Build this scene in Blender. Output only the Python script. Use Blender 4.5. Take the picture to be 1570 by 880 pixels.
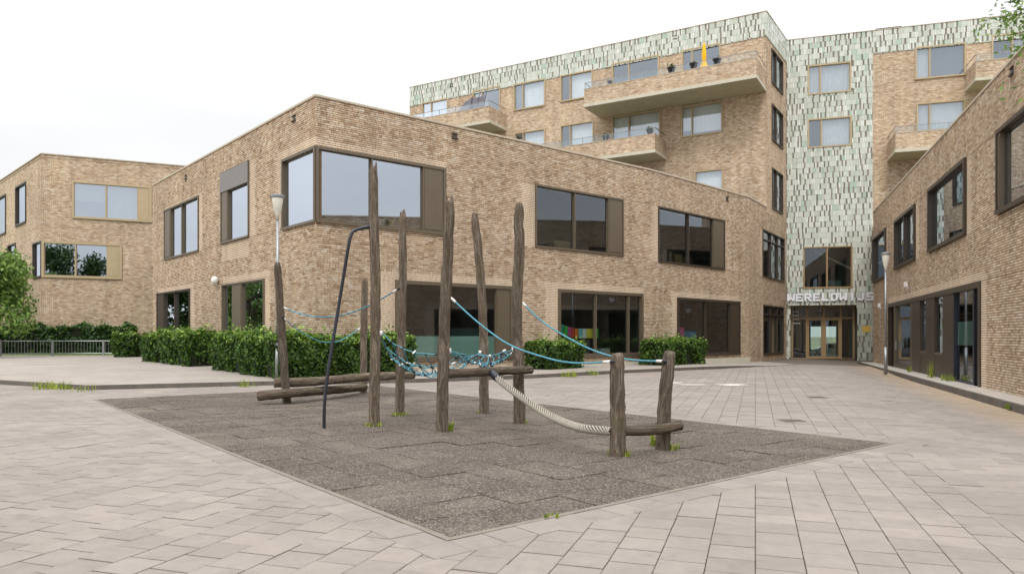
import bpy, math, random
import numpy as np
from mathutils import Vector, Matrix
random.seed(7); RS = np.random.RandomState(7)
for o in list(bpy.data.objects): bpy.data.objects.remove(o)
S = bpy.context.scene; C = S.collection
R = math.radians
# ------------------------------------------------------------------ camera, sky, sun
F, HY, CX, CH = 1115.0, 515.0, 785.0, 1.45      # focal length and horizon in photo pixels, eye height in metres
cam = bpy.data.cameras.new('camera'); co = bpy.data.objects.new('camera', cam); C.objects.link(co)
co.location = (0, 0, CH); co.rotation_euler = (R(90), 0, 0)
cam.sensor_width = 36; cam.lens = 36*F/1570; cam.shift_y = (HY-440)/1570; cam.clip_end = 3000; cam.clip_start = .05
S.camera = co
SUN_EL, SUN_AZ = R(50), R(192)                   # azimuth of the sun, clockwise from +Y
w = bpy.data.worlds.new('World'); S.world = w; w.use_nodes = True
nt = w.node_tree; nt.nodes.clear()
def wn(t, **k):
    n = nt.nodes.new(t)
    for a, b in k.items(): setattr(n, a, b)
    return n
sky = wn('ShaderNodeTexSky', sky_type='NISHITA', sun_disc=False, sun_elevation=SUN_EL, sun_rotation=SUN_AZ)
tc = wn('ShaderNodeTexCoord'); sep = wn('ShaderNodeSeparateXYZ')
nt.links.new(tc.outputs['Generated'], sep.inputs[0])
pw = wn('ShaderNodeMath', operation='POWER', use_clamp=True); nt.links.new(sep.outputs['Z'], pw.inputs[0]); pw.inputs[1].default_value = 2.6
mr = wn('ShaderNodeMapRange'); nt.links.new(pw.outputs[0], mr.inputs[0])          # an overcast sky is brighter overhead
mr.inputs[1].default_value = 0; mr.inputs[2].default_value = 1; mr.inputs[3].default_value = 5.6; mr.inputs[4].default_value = 24.0
nz = wn('ShaderNodeTexNoise'); nz.inputs['Scale'].default_value = 2.2; nz.inputs['Detail'].default_value = 5
mp = wn('ShaderNodeMapping'); mp.inputs['Scale'].default_value = (1, 1, 3); nt.links.new(tc.outputs['Generated'], mp.inputs[0]); nt.links.new(mp.outputs[0], nz.inputs['Vector'])
m2 = wn('ShaderNodeMapRange'); nt.links.new(nz.outputs['Fac'], m2.inputs[0]); m2.inputs[1].default_value = .3; m2.inputs[2].default_value = .7; m2.inputs[3].default_value = .93; m2.inputs[4].default_value = 1.12
mu = wn('ShaderNodeMath', operation='MULTIPLY'); nt.links.new(mr.outputs[0], mu.inputs[0]); nt.links.new(m2.outputs[0], mu.inputs[1])
cc = wn('ShaderNodeCombineColor'); 
for i, k in enumerate((1.0, 1.005, 1.02)):
    q = wn('ShaderNodeMath', operation='MULTIPLY'); nt.links.new(mu.outputs[0], q.inputs[0]); q.inputs[1].default_value = k; nt.links.new(q.outputs[0], cc.inputs[i])
mx = wn('ShaderNodeMix', data_type='RGBA'); mx.inputs[0].default_value = .97
nt.links.new(sky.outputs[0], mx.inputs[6]); nt.links.new(cc.outputs[0], mx.inputs[7])
bg = wn('ShaderNodeBackground'); bg.inputs['Strength'].default_value = .125; nt.links.new(mx.outputs[2], bg.inputs[0])
nt.links.new(bg.outputs[0], wn('ShaderNodeOutputWorld').inputs[0])
sl = bpy.data.lights.new('sun', 'SUN'); sl.energy = 1.1; sl.angle = R(18); sl.color = (1, .96, .9)
so = bpy.data.objects.new('sun', sl); C.objects.link(so); so.location = (0, 0, 40)
sd = Vector((math.sin(SUN_AZ)*math.cos(SUN_EL), math.cos(SUN_AZ)*math.cos(SUN_EL), math.sin(SUN_EL)))
so.rotation_euler = sd.to_track_quat('Z', 'Y').to_euler()
vs = S.view_settings; vs.view_transform = 'Standard'; vs.look = 'None'; vs.exposure = 0.4; vs.gamma = 1; vs.use_curve_mapping = False

# ------------------------------------------------------------------ materials
def srgb(r, g, b):
    f = lambda c: c/12.92 if c <= .04045 else ((c+.055)/1.055)**2.4
    return (f(r/255), f(g/255), f(b/255), 1)
MATS = {}
class NB:
    def __init__(s, name):
        s.m = bpy.data.materials.new(name); s.m.use_nodes = True; s.t = s.m.node_tree; s.t.nodes.clear()
        s.out = s.n('ShaderNodeOutputMaterial'); MATS[name] = s.m
    def n(s, t, **k):
        n = s.t.nodes.new(t)
        for a, b in k.items(): setattr(n, a, b)
        return n
    def l(s, a, b): s.t.links.new(a, b)
    def bsdf(s, rough=.8, metal=0, spec=.3):
        b = s.n('ShaderNodeBsdfPrincipled'); b.inputs['Roughness'].default_value = rough; b.inputs['Metallic'].default_value = metal
        b.inputs['Specular IOR Level'].default_value = spec; s.l(b.outputs[0], s.out.inputs[0]); s.b = b; return b
    def ramp(s, fac, stops, interp='LINEAR'):
        r = s.n('ShaderNodeValToRGB'); cr = r.color_ramp; cr.interpolation = interp
        while len(cr.elements) < len(stops): cr.elements.new(.5)
        for e, (p, c) in zip(cr.elements, stops): e.position = p; e.color = c
        s.l(fac, r.inputs[0]); return r.outputs[0]
    def noise(s, scale, detail=4, vec=None, rough=.5, dist=0):
        n = s.n('ShaderNodeTexNoise'); n.inputs['Scale'].default_value = scale; n.inputs['Detail'].default_value = detail
        n.inputs['Roughness'].default_value = rough; n.inputs['Distortion'].default_value = dist
        if vec: s.l(vec, n.inputs['Vector'])
        return n.outputs['Fac']
    def mapped(s, kind, scale):
        t = s.n('ShaderNodeTexCoord'); m = s.n('ShaderNodeMapping'); m.inputs['Scale'].default_value = scale
        s.l(t.outputs[kind], m.inputs[0]); return m.outputs[0]
    def pos(s): return s.n('ShaderNodeNewGeometry').outputs['Position']
    def mul(s, a, b, fac=1.0, mode='MULTIPLY'):
        x = s.n('ShaderNodeMix', data_type='RGBA', blend_type=mode)
        if isinstance(fac, float): x.inputs[0].default_value = fac
        else: s.l(fac, x.inputs[0])
        for i, v in ((6, a), (7, b)):
            if isinstance(v, tuple): x.inputs[i].default_value = v
            else: s.l(v, x.inputs[i])
        return x.outputs[2]
    def math(s, op, a, b=0.0):
        x = s.n('ShaderNodeMath', operation=op)
        for i, v in enumerate((a, b)):
            if isinstance(v, (int, float)): x.inputs[i].default_value = v
            else: s.l(v, x.inputs[i])
        return x.outputs[0]
    def bump(s, h, strength=.3, dist=.01):
        b = s.n('ShaderNodeBump'); b.inputs['Strength'].default_value = strength; b.inputs['Distance'].default_value = dist
        s.l(h, b.inputs['Height']); s.l(b.outputs[0], s.b.inputs['Normal'])
    def col(s, c):
        if isinstance(c, tuple): s.b.inputs['Base Color'].default_value = c
        else: s.l(c, s.b.inputs['Base Color'])
def g(v): return (v, v, v, 1)
def simple(name, c, rough=.6, metal=0, var=.15, scale=6, spec=.3, bump=0):
    m = NB(name); m.bsdf(rough, metal, spec)
    nn = m.noise(scale, 5, m.pos(), .6)
    m.col(m.mul(c, m.ramp(nn, [(.25, g(1-var)), (.75, g(1+var*.6))])))
    if bump: m.bump(m.noise(scale*12, 3, m.pos()), bump, .004)
    return m.m
BR = [(0, srgb(170,143,118)), (.08, srgb(186,160,133)), (.25, srgb(201,177,150)), (.45, srgb(210,187,160)), (.6, srgb(205,181,154)), (.75, srgb(217,197,172)), (.92, srgb(226,211,190)), (1, srgb(184,156,130))]
m = NB('brick'); m.bsdf(.9, 0, .15)  # per-brick tint from the mesh
at = m.n('ShaderNodeAttribute', attribute_name='rnd'); sp = m.n('ShaderNodeSeparateColor'); m.l(at.outputs['Color'], sp.inputs[0])
c1 = m.ramp(sp.outputs[0], BR); c1 = m.mul(c1, srgb(232,211,186), sp.outputs[2], 'MIX')
c1 = m.mul(c1, m.ramp(m.noise(38, 4, m.pos(), .7), [(.3, g(.72)), (.7, g(1.12))]))
c1 = m.mul(c1, m.ramp(m.noise(.45, 4, m.pos(), .6), [(.3, g(.86)), (.7, g(1.06))]))
stk = m.n('ShaderNodeMapping'); stk.inputs['Scale'].default_value = (2.2, 2.2, .16); m.l(m.pos(), stk.inputs[0]); c1 = m.mul(c1, m.ramp(m.noise(1.0, 5, stk.outputs[0], .65), [(.35, g(.86)), (.6, g(1.03))])); m.col(c1)
m.bump(m.noise(70, 3, m.pos()), .5, .006)
simple('mortar', srgb(112,91,72), .95, 0, .2, 9)
def brickwall(name, us=1.0):
    m = NB(name); m.bsdf(.9, 0, .15)
    v = m.mapped('UV', (1, 1, 1))
    b = m.n('ShaderNodeTexBrick', offset=.5); m.l(v, b.inputs['Vector']); b.inputs['Scale'].default_value = 1
    b.inputs['Brick Width'].default_value = .22; b.inputs['Row Height'].default_value = .072; b.inputs['Mortar Size'].default_value = .008
    b.inputs['Color1'].default_value = g(0); b.inputs['Color2'].default_value = g(1); b.inputs['Mortar'].default_value = g(.5); b.inputs['Bias'].default_value = 0
    col = m.ramp(b.outputs['Color'], BR)
    st = m.n('ShaderNodeMapping'); m.l(v, st.inputs[0]); st.inputs['Scale'].default_value = (2.6, 9, 1)
    pat = m.ramp(m.noise(1.3, 6, st.outputs[0], .72), [(.3, g(.74)), (.5, g(.98)), (.7, g(1.16))])
    col = m.mul(col, pat); col = m.mul(col, srgb(140,116,94), b.outputs['Fac'], 'MIX')
    col = m.mul(col, m.ramp(m.noise(.35, 4, m.pos(), .6), [(.3, g(.86)), (.7, g(1.08))]))
    sk = m.n('ShaderNodeMapping'); sk.inputs['Scale'].default_value = (2.2, 2.2, .16); m.l(m.pos(), sk.inputs[0]); col = m.mul(col, m.ramp(m.noise(1.0, 5, sk.outputs[0], .65), [(.35, g(.86)), (.6, g(1.03))]))
    m.col(col); inv = m.math('SUBTRACT', 1.0, b.outputs['Fac']); m.bump(inv, .6, .01)
brickwall('brick_far')
m = NB('glazed_tile'); m.bsdf(.22, 0, .5)
at = m.n('ShaderNodeAttribute', attribute_name='rnd'); sp = m.n('ShaderNodeSeparateColor'); m.l(at.outputs['Color'], sp.inputs[0])
c1 = m.ramp(sp.outputs[0], [(0, srgb(120,114,101)), (.15, srgb(146,139,124)), (.2, srgb(182,187,175)), (.4, srgb(194,200,188)), (.7, srgb(205,209,199)), (.75, srgb(216,219,212)), (.92, srgb(224,226,220)), (.97, srgb(176,190,176)), (1, srgb(174,190,176))])
m.col(m.mul(c1, m.ramp(m.noise(9, 4, m.pos(), .7), [(.3, g(.86)), (.7, g(1.05))]))); m.bump(m.noise(16, 2, m.pos()), .25, .01)
simple('tile_backing', srgb(120,118,106), .8)
simple('coping', srgb(188,176,156), .7, 0, .1)
simple('bronze', srgb(104,93,77), .42, .25, .08, 3, .5)
simple('dark_bronze', srgb(72,63,53), .42, .25, .1, 3, .5)
simple('sand_metal', srgb(178,160,128), .5, .15, .07, 3, .4)
simple('gold_wood', srgb(160,134,98), .5, .1, .1, 5, .4)
simple('grey_panel', srgb(128,124,122), .5, .1, .06, 3)
simple('concrete', srgb(196,190,172), .85, 0, .12, 3, .2, .2)
simple('soffit', srgb(178,170,142), .85, 0, .1, 2)
simple('interior', srgb(104,100,93), .9, 0, .2, 1.2)
simple('interior_floor', srgb(120,108,92), .7, 0, .1, 2)
simple('curtain', srgb(240,240,238), .9, 0, .08, 2)
simple('blind_grey', srgb(120,126,134), .8, 0, .08, 2)
simple('film', srgb(160,186,180), .5, 0, .05, 2)
simple('black_metal', srgb(44,46,54), .4, .3, .1, 8, .5)
simple('steel', srgb(150,152,152), .4, .6, .1, 8, .5)
simple('white_plastic', srgb(232,230,226), .45, 0, .05, 4)
simple('lamp_glass', srgb(214,210,198), .25, 0, .05, 4, .5)
simple('white_letter', srgb(236,236,244), .5, 0, .03, 4)
simple('roofing', srgb(110,108,104), .9)
simple('yellow_fabric', srgb(240,180,30), .8, 0, .1, 5)
simple('grey_fabric', srgb(128,124,132), .85, 0, .25, 3)
simple('pot_black', srgb(52,50,52), .5)
simple('yellow_plate', srgb(222,186,92), .5, 0, .05)
simple('ferrule', srgb(225,222,216), .4)
simple('rope_blue', srgb(84,142,158), .85, 0, .35, 30)
simple('rope_cream', srgb(156,149,136), .9, 0, .25, 20)
simple('rope_core', srgb(52,47,42), .95)
simple('joint_sand', srgb(108,98,88), .95, 0, .2, 5)
simple('edging', srgb(122,113,104), .9, 0, .2, 8, .2, .3)
simple('kerb', srgb(104,98,92), .9, 0, .25, 2.5, .2, .4)
simple('kerb_top', srgb(176,168,158), .9, 0, .2, 3, .2, .3)
simple('worn_paint', srgb(196,189,179), .8, 0, .15, 9)
simple('car_paint', srgb(196,208,204), .3, .2, .03, 2, .5)
simple('soil', srgb(96,78,62), .95, 0, .3, 5)
for nm, c in (('paper_teal',(64,176,150)),('paper_green',(70,190,80)),('paper_pink',(205,90,150)),('paper_red',(205,70,45)),('paper_orange',(240,130,40)),('paper_sky',(120,195,215)),('paper_white',(225,225,220)),('paper_yellow',(230,215,70)),('paper_blue',(40,120,180))):
    simple(nm, srgb(*c), .7, 0, .05)
def glass(name, base, tint):
    m = NB(name)
    tr = m.n('ShaderNodeBsdfTransparent'); tr.inputs[0].default_value = tint
    gl = m.n('ShaderNodeBsdfGlossy'); gl.inputs['Roughness'].default_value = .004; gl.inputs['Color'].default_value = (.82, .9, 1, 1)
    lw = m.n('ShaderNodeFresnel'); lw.inputs['IOR'].default_value = 1.55
    f = m.math('ADD', m.math('MULTIPLY', lw.outputs[0], 1.5), base); f = m.math('MINIMUM', f, .72)
    mx = m.n('ShaderNodeMixShader'); m.l(f, mx.inputs[0]); m.l(tr.outputs[0], mx.inputs[1]); m.l(gl.outputs[0], mx.inputs[2]); m.l(mx.outputs[0], m.out.inputs[0])
    bn = m.n('ShaderNodeBump'); bn.inputs['Strength'].default_value = .03; bn.inputs['Distance'].default_value = .02; m.l(m.noise(1.1, 1, m.pos()), bn.inputs['Height']); m.l(bn.outputs[0], gl.inputs['Normal'])
glass('glass_coated', .46, (.45, .52, .52, 1)); glass('glass', .07, (.72, .82, .78, 1)); glass('glass_home', .22, (.86, .91, .93, 1)); glass('glass_clear', .03, (.85, .9, .9, 1))
def paver(name, obj):
    m = NB(name); m.bsdf(.88, 0, .2)
    if obj: r1 = m.n('ShaderNodeObjectInfo').outputs['Random']
    else:
        at = m.n('ShaderNodeAttribute', attribute_name='rnd'); sp = m.n('ShaderNodeSeparateColor'); m.l(at.outputs['Color'], sp.inputs[0]); r1 = sp.outputs[0]
    c = m.ramp(r1, [(0, srgb(132,124,117)), (.3, srgb(135,127,120)), (.6, srgb(138,130,123)), (.95, srgb(142,133,125)), (1, srgb(129,122,116))])
    c = m.mul(c, m.ramp(m.noise(160, 3, m.pos(), .8), [(.25, g(.82)), (.75, g(1.1))]))
    c = m.mul(c, m.ramp(m.noise(.55, 5, m.pos(), .65), [(.3, g(.84)), (.62, g(1.05))]))
    c = m.mul(c, m.ramp(m.noise(2.1, 6, m.pos(), .75, .5), [(.28, g(.78)), (.42, g(1.0))]))
    c = m.mul(c, m.ramp(m.noise(7, 5, m.pos(), .7), [(.3, g(.9)), (.7, g(1.05))]))
    sp_ = m.n('ShaderNodeSeparateXYZ'); m.l(m.pos(), sp_.inputs[0])            # sand washed into the right-hand gutter
    ds = m.math('SUBTRACT', m.math('MULTIPLY', sp_.outputs[0], .946), m.math('MULTIPLY', sp_.outputs[1], .324))
    ds = m.math('ADD', ds, m.math('MULTIPLY', m.noise(1.3, 5, m.pos(), .7), 1.2))
    c = m.mul(c, srgb(186,160,126), m.ramp(m.math('MULTIPLY', m.math('SUBTRACT', ds, 4.6), .4), [(.0, g(0)), (.9, g(.75))]), 'MIX')
    m.col(c); m.bump(m.noise(220, 3, m.pos()), .35, .004)
paver('paver', False); paver('paver_single', True)
def rubber(name, obj):
    m = NB(name); m.bsdf(.92, 0, .15)
    if obj: r1 = m.n('ShaderNodeObjectInfo').outputs['Random']
    else:
        at = m.n('ShaderNodeAttribute', attribute_name='rnd'); sp = m.n('ShaderNodeSeparateColor'); m.l(at.outputs['Color'], sp.inputs[0]); r1 = sp.outputs[0]
    c = m.ramp(r1, [(0, srgb(88,80,73)), (.5, srgb(91,83,76)), (1, srgb(94,86,79))])
    v = m.n('ShaderNodeTexVoronoi'); v.inputs['Scale'].default_value = 72; m.l(m.pos(), v.inputs['Vector'])
    sv = m.n('ShaderNodeSeparateColor'); m.l(v.outputs['Color'], sv.inputs[0])
    c = m.mul(c, m.ramp(sv.outputs[0], [(0, g(.42)), (.55, g(.9)), (.85, g(1.35)), (1, g(2.4))]))
    c = m.mul(c, srgb(150,138,124), m.ramp(m.noise(.6, 7, m.pos(), .7, .4), [(.48, g(0)), (.75, g(.34))]), 'MIX')
    m.col(c); m.bump(v.outputs['Distance'], .7, .01)
rubber('rubber', False); rubber('rubber_single', True)
m = NB('terrace_paving'); m.bsdf(.88, 0, .2)
b = m.n('ShaderNodeTexBrick', offset=.5); b.inputs['Scale'].default_value = 1; b.inputs['Brick Width'].default_value = .3; b.inputs['Row Height'].default_value = .3; b.inputs['Mortar Size'].default_value = .008
mpn = m.n('ShaderNodeMapping'); mpn.inputs['Rotation'].default_value = (0, 0, R(40)); m.l(m.pos(), mpn.inputs[0]); m.l(mpn.outputs[0], b.inputs['Vector'])
b.inputs['Color1'].default_value = srgb(146,138,130); b.inputs['Color2'].default_value = srgb(153,145,137); b.inputs['Mortar'].default_value = srgb(120,112,102)
m.col(m.mul(b.outputs['Color'], m.ramp(m.noise(.5, 6, m.pos(), .65), [(.3, g(.84)), (.65, g(1.05))]))); m.bump(b.outputs['Fac'], -.3, .01)
m = NB('ground'); m.bsdf(.95); m.col(m.mul(m.ramp(m.noise(.05, 5, m.pos()), [(.4, srgb(110,115,84)), (.6, srgb(128,122,106))]), m.ramp(m.noise(3, 4, m.pos()), [(.3, g(.8)), (.7, g(1.1))])))
m = NB('lawn'); m.bsdf(.95); m.col(m.ramp(m.noise(2.5, 6, m.pos(), .7), [(.3, srgb(66,92,38)), (.7, srgb(112,136,66))])); m.bump(m.noise(60, 3, m.pos()), .8, .05)
def wood(name, a, b_, c):
    m = NB(name); m.bsdf(.92, 0, .12)
    v = m.mapped('UV', (1, 1, 1))
    def grain(sx, sy, sc, det, dist):
        st = m.n('ShaderNodeMapping'); m.l(v, st.inputs[0]); st.inputs['Scale'].default_value = (sx, sy, 1); return m.noise(sc, det, st.outputs[0], .75, dist)
    n1 = grain(6, 1.3, 1.5, 8, 1.4); n2 = grain(20, 2.6, 1.3, 7, 2.0); n3 = grain(50, 14, 1.5, 4, .6)
    col = m.ramp(n1, [(.3, a), (.5, b_), (.68, c)])
    col = m.mul(col, m.ramp(n2, [(.36, g(.34)), (.45, g(.86)), (.6, g(1.1)), (.75, g(1.5))]))
    col = m.mul(col, m.ramp(n3, [(.3, g(.6)), (.7, g(1.3))]))
    col = m.mul(col, srgb(100,100,52), m.ramp(m.noise(1.3, 4, m.pos(), .7), [(.56, g(0)), (.75, g(.45))]), 'MIX')
    col = m.mul(col, m.ramp(m.n('ShaderNodeObjectInfo').outputs['Random'], [(0, g(.8)), (1, g(1.2))]))
    m.col(col); m.bump(m.math('ADD', n1, m.math('ADD', n2, m.math('MULTIPLY', n3, .4))), 1.0, .035)
wood('timber', srgb(78,66,55), srgb(117,104,90), srgb(164,152,137))
wood('end_grain', srgb(92,76,60), srgb(138,120,98), srgb(160,146,126))
wood('bark', srgb(60,50,42), srgb(96,84,70), srgb(122,110,94))
def leaf(name, stops):
    m = NB(name)
    at = m.n('ShaderNodeAttribute', attribute_name='rnd'); sp = m.n('ShaderNodeSeparateColor'); m.l(at.outputs['Color'], sp.inputs[0])
    b = m.bsdf(.5, 0, .35); c = m.ramp(sp.outputs[0], stops); m.col(c)
    t = m.n('ShaderNodeBsdfTranslucent'); m.l(c, t.inputs[0]); x = m.n('ShaderNodeMixShader'); x.inputs[0].default_value = .3
    m.l(b.outputs[0], x.inputs[1]); m.l(t.outputs[0], x.inputs[2]); m.l(x.outputs[0], m.out.inputs[0])
leaf('hedge_leaf', [(0, srgb(40,64,18)), (.4, srgb(64,94,28)), (.75, srgb(100,132,46)), (1, srgb(156,182,86))])
leaf('dark_leaf', [(0, srgb(30,54,20)), (.6, srgb(54,84,30)), (1, srgb(86,118,48))])
leaf('tree_leaf', [(0, srgb(70,98,40)), (.5, srgb(108,138,60)), (1, srgb(156,180,98))])
leaf('grass_blade', [(0, srgb(90,112,30)), (.6, srgb(136,152,46)), (1, srgb(180,186,80))])
simple('hedge_core', srgb(28,34,18), .95)

# ------------------------------------------------------------------ mesh helpers
class MB:
    def __init__(s): s.v = []; s.f = []; s.c = []; s.uv = []
    def face(s, pts, uv=None, c=None):
        i = len(s.v); s.v += [tuple(p) for p in pts]; s.f.append(tuple(range(i, i+len(pts)))); s.uv.append(uv); s.c.append(c)
    def hexa(s, b, t, c=None, bottom=True):       # bottom ring, top ring (4 points each, counter-clockwise from above)
        i = len(s.v); s.v += [tuple(p) for p in b] + [tuple(p) for p in t]
        fs = [(4,5,6,7)] + ([(3,2,1,0)] if bottom else []) + [(k, (k+1) % 4, (k+1) % 4+4, k+4) for k in range(4)]
        for f in fs: s.f.append(tuple(i+k for k in f)); s.uv.append(None); s.c.append(c)
    def box(s, x0, x1, y0, y1, z0, z1, c=None):
        s.hexa([(x0,y0,z0),(x1,y0,z0),(x1,y1,z0),(x0,y1,z0)], [(x0,y0,z1),(x1,y0,z1),(x1,y1,z1),(x0,y1,z1)], c)
    def tube(s, pts, rad, n=8, cap=True, jit=0, seed=0, vs=1.0):
        rr = random.Random(seed); pts = [Vector(p) for p in pts]; rad = rad if hasattr(rad, '__len__') else [rad]*len(pts)
        i0 = len(s.v); up = None; L = 0
        lump = [1+jit*rr.uniform(-1, 1) for _ in range(n)]
        for k, p in enumerate(pts):
            t = (pts[min(k+1, len(pts)-1)]-pts[max(k-1, 0)]).normalized()
            if up is None: up = Vector((1,0,0)) if abs(t.x) < .9 else Vector((0,1,0))
            a = (up-t*up.dot(t)).normalized(); b = t.cross(a); up = a
            if k: L += (p-pts[k-1]).length
            for j in range(n):
                th = 2*math.pi*j/n; q = rad[k]*(lump[j]+jit*.6*rr.uniform(-1, 1)); s.v.append(tuple(p+a*math.cos(th)*q+b*math.sin(th)*q))
            if k:
                for j in range(n):
                    j2 = (j+1) % n; A = i0+(k-1)*n; B = i0+k*n
                    s.f.append((A+j, A+j2, B+j2, B+j)); s.c.append(None)
                    l0 = L-(p-pts[k-1]).length; s.uv.append([(j/n, l0), ((j+1)/n, l0), ((j+1)/n, L), (j/n, L)])
        if cap:
            s.f.append(tuple(i0+j for j in reversed(range(n)))); s.uv.append(None); s.c.append(None)
            e = i0+(len(pts)-1)*n; s.f.append(tuple(e+j for j in range(n))); s.uv.append(None); s.c.append(None)
    def lathe(s, prof, cx, cy, n=16):
        i0 = len(s.v)
        for r, z in prof:
            for j in range(n): th = 2*math.pi*j/n; s.v.append((cx+r*math.cos(th), cy+r*math.sin(th), z))
        for k in range(len(prof)-1):
            for j in range(n): j2 = (j+1) % n; s.f.append((i0+k*n+j, i0+k*n+j2, i0+(k+1)*n+j2, i0+(k+1)*n+j)); s.uv.append(None); s.c.append(None)
        s.f.append(tuple(i0+j for j in reversed(range(n)))); e = i0+(len(prof)-1)*n; s.f.append(tuple(e+j for j in range(n)))
        s.uv += [None]*2; s.c += [None]*2
    def build(s, name, mat, parent=None, smooth=False, org=None):
        me = bpy.data.meshes.new(name)
        v = s.v if org is None else [(p[0]-org[0], p[1]-org[1], p[2]-org[2]) for p in s.v]
        me.from_pydata(v, [], s.f); me.materials.append(MATS[mat])
        if any(u is not None for u in s.uv):
            arr = []
            for f, u in zip(s.f, s.uv): arr += (u if u is not None else [(s.v[k][0], s.v[k][1]) for k in f])
            l = me.uv_layers.new(name='UVMap'); l.data.foreach_set('uv', np.array(arr, dtype=np.float32).ravel())
        if any(c is not None for c in s.c):
            a = me.attributes.new('rnd', 'FLOAT_COLOR', 'FACE')
            a.data.foreach_set('color', np.array([(c if c is not None else (.5,.5,0))+(1,) for c in s.c], dtype=np.float32).ravel())
        if smooth: me.polygons.foreach_set('use_smooth', [True]*len(me.polygons))
        return link(name, me, parent, org)
def link(name, me, parent=None, loc=None):
    o = bpy.data.objects.new(name, me); C.objects.link(o)
    if loc is not None: o.location = loc
    if parent is not None:
        o.parent = parent
        base = parent.location.copy(); pp = parent.parent
        while pp is not None: base += pp.location; pp = pp.parent
        o.location = o.location-base
    return o
def tag(o, label=None, cat=None, group=None, kind=None):
    for k, v in (('label', label), ('category', cat), ('group', group), ('kind', kind)):
        if v: o[k] = v
    return o
def thing(name, label, cat, loc=(0,0,0), group=None):
    o = bpy.data.objects.new(name, None); C.objects.link(o); o.location = loc; o.empty_display_size = .3
    return tag(o, label, cat, group)
def stuff(o): o['kind'] = 'stuff'; return o
def struct(o): o['kind'] = 'structure'; return o
def P(px, d): return Vector(((px-CX)/F*d, d))                       # plan point at a photo column and a distance
def P3(px, py, d): return Vector(((px-CX)/F*d, d, CH-(py-HY)/F*d))
def GP(px, py, z=0.0): d = (CH-z)*F/(py-HY); return Vector(((px-CX)/F*d, d, z))
def sm(a, b, x): t = min(1, max(0, (x-a)/(b-a))); return t*t*(3-2*t)
def leaves(name, mat, pts, nrm, size, parent=None, aspect=1.7, bias=0.0, kind=None, shade=None):
    """leaf-sized folded faces at points, loosely facing the given normals"""
    n = len(pts); pts = np.asarray(pts); nr = np.asarray(nrm)+RS.normal(0, .75, (n, 3)); nr /= np.linalg.norm(nr, axis=1)[:, None]
    t = RS.normal(0, 1, (n, 3)); t[:, 2] -= .35; t -= nr*np.sum(t*nr, axis=1)[:, None]; t /= np.linalg.norm(t, axis=1)[:, None]; b = np.cross(nr, t)
    sz = (size*RS.uniform(.65, 1.35, n))[:, None]
    v = np.stack([pts-t*sz*aspect*.5, pts+b*sz*.5+nr*sz*.12, pts+t*sz*aspect*.5, pts-b*sz*.5+nr*sz*.12], 1).reshape(-1, 3)
    i = np.arange(n)*4; f = np.stack([i, i+1, i+2, i, i+2, i+3], 1).reshape(-1, 3)
    me = bpy.data.meshes.new(name); me.vertices.add(4*n); me.vertices.foreach_set('co', v.ravel().astype(np.float32))
    me.loops.add(6*n); me.loops.foreach_set('vertex_index', f.ravel().astype(np.int32)); me.polygons.add(2*n)
    me.polygons.foreach_set('loop_start', np.arange(0, 6*n, 3, dtype=np.int32)); me.update(); me.validate()
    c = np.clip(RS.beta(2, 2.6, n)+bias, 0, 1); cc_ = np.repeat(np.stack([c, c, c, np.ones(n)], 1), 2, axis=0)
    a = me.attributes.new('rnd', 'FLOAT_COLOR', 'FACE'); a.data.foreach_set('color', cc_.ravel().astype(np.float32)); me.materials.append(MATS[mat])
    return link(name, me, parent)

# ------------------------------------------------------------------ facades
class Fac:
    def __init__(s, a, b):
        s.a = Vector(a[:2]); s.b = Vector(b[:2]); s.L = (s.b-s.a).length; s.d = (s.b-s.a)/s.L
        n = Vector((s.d.y, -s.d.x)); 
        if n.dot(s.a+s.b) > 0: n = -n
        s.n = n
    def p(s, u, z, o=0.0): q = s.a+s.d*u+s.n*o; return Vector((q.x, q.y, z))
    def u(s, px): k = (px-CX)/F; return (s.a.x-k*s.a.y)/(k*s.d.y-s.d.x)
    def z(s, px, py): Y = s.a.y+s.d.y*s.u(px); return CH-(py-HY)/F*Y
    def box(s, mb, u0, u1, z0, z1, o0, o1, c=None):
        u0, u1 = min(u0, u1), max(u0, u1)
        mb.hexa([s.p(u0,z0,o0), s.p(u1,z0,o0), s.p(u1,z0,o1), s.p(u0,z0,o1)], [s.p(u0,z1,o0), s.p(u1,z1,o0), s.p(u1,z1,o1), s.p(u0,z1,o1)], c)
    def rect(s, px0, px1, yt, yb, ref=0):
        u0, u1 = s.u(px0), s.u(px1); r = (px0, px1)[ref]; z1, z0 = s.z(r, yt), s.z(r, yb)
        return (min(u0, u1), max(u0, u1), z0, z1)
def wall_mesh(mb, fc, u0, u1, z0, z1, ops, o=-.02, rev=.22):
    us = sorted({u0, u1, *[min(max(x, u0), u1) for q in ops for x in q[:2]]}); zs = sorted({z0, z1, *[min(max(x, z0), z1) for q in ops for x in q[2:4]]})
    for a, b in zip(us, us[1:]):
        for c, d in zip(zs, zs[1:]):
            mu_, mz = (a+b)/2, (c+d)/2
            if any(q[0] < mu_ < q[1] and q[2] < mz < q[3] for q in ops): continue
            mb.face([fc.p(a,c,o), fc.p(b,c,o), fc.p(b,d,o), fc.p(a,d,o)], [(a,c),(b,c),(b,d),(a,d)])
    for q in ops:
        a, b, c, d = q[:4]
        for (ua, za), (ub, zb) in (((a,c),(b,c)), ((b,c),(b,d)), ((b,d),(a,d)), ((a,d),(a,c))):
            mb.face([fc.p(ua,za,o), fc.p(ub,zb,o), fc.p(ub,zb,-rev), fc.p(ua,za,-rev)], [(ua,za),(ub,zb),(ub,zb+.1),(ua,za+.1)])
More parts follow.
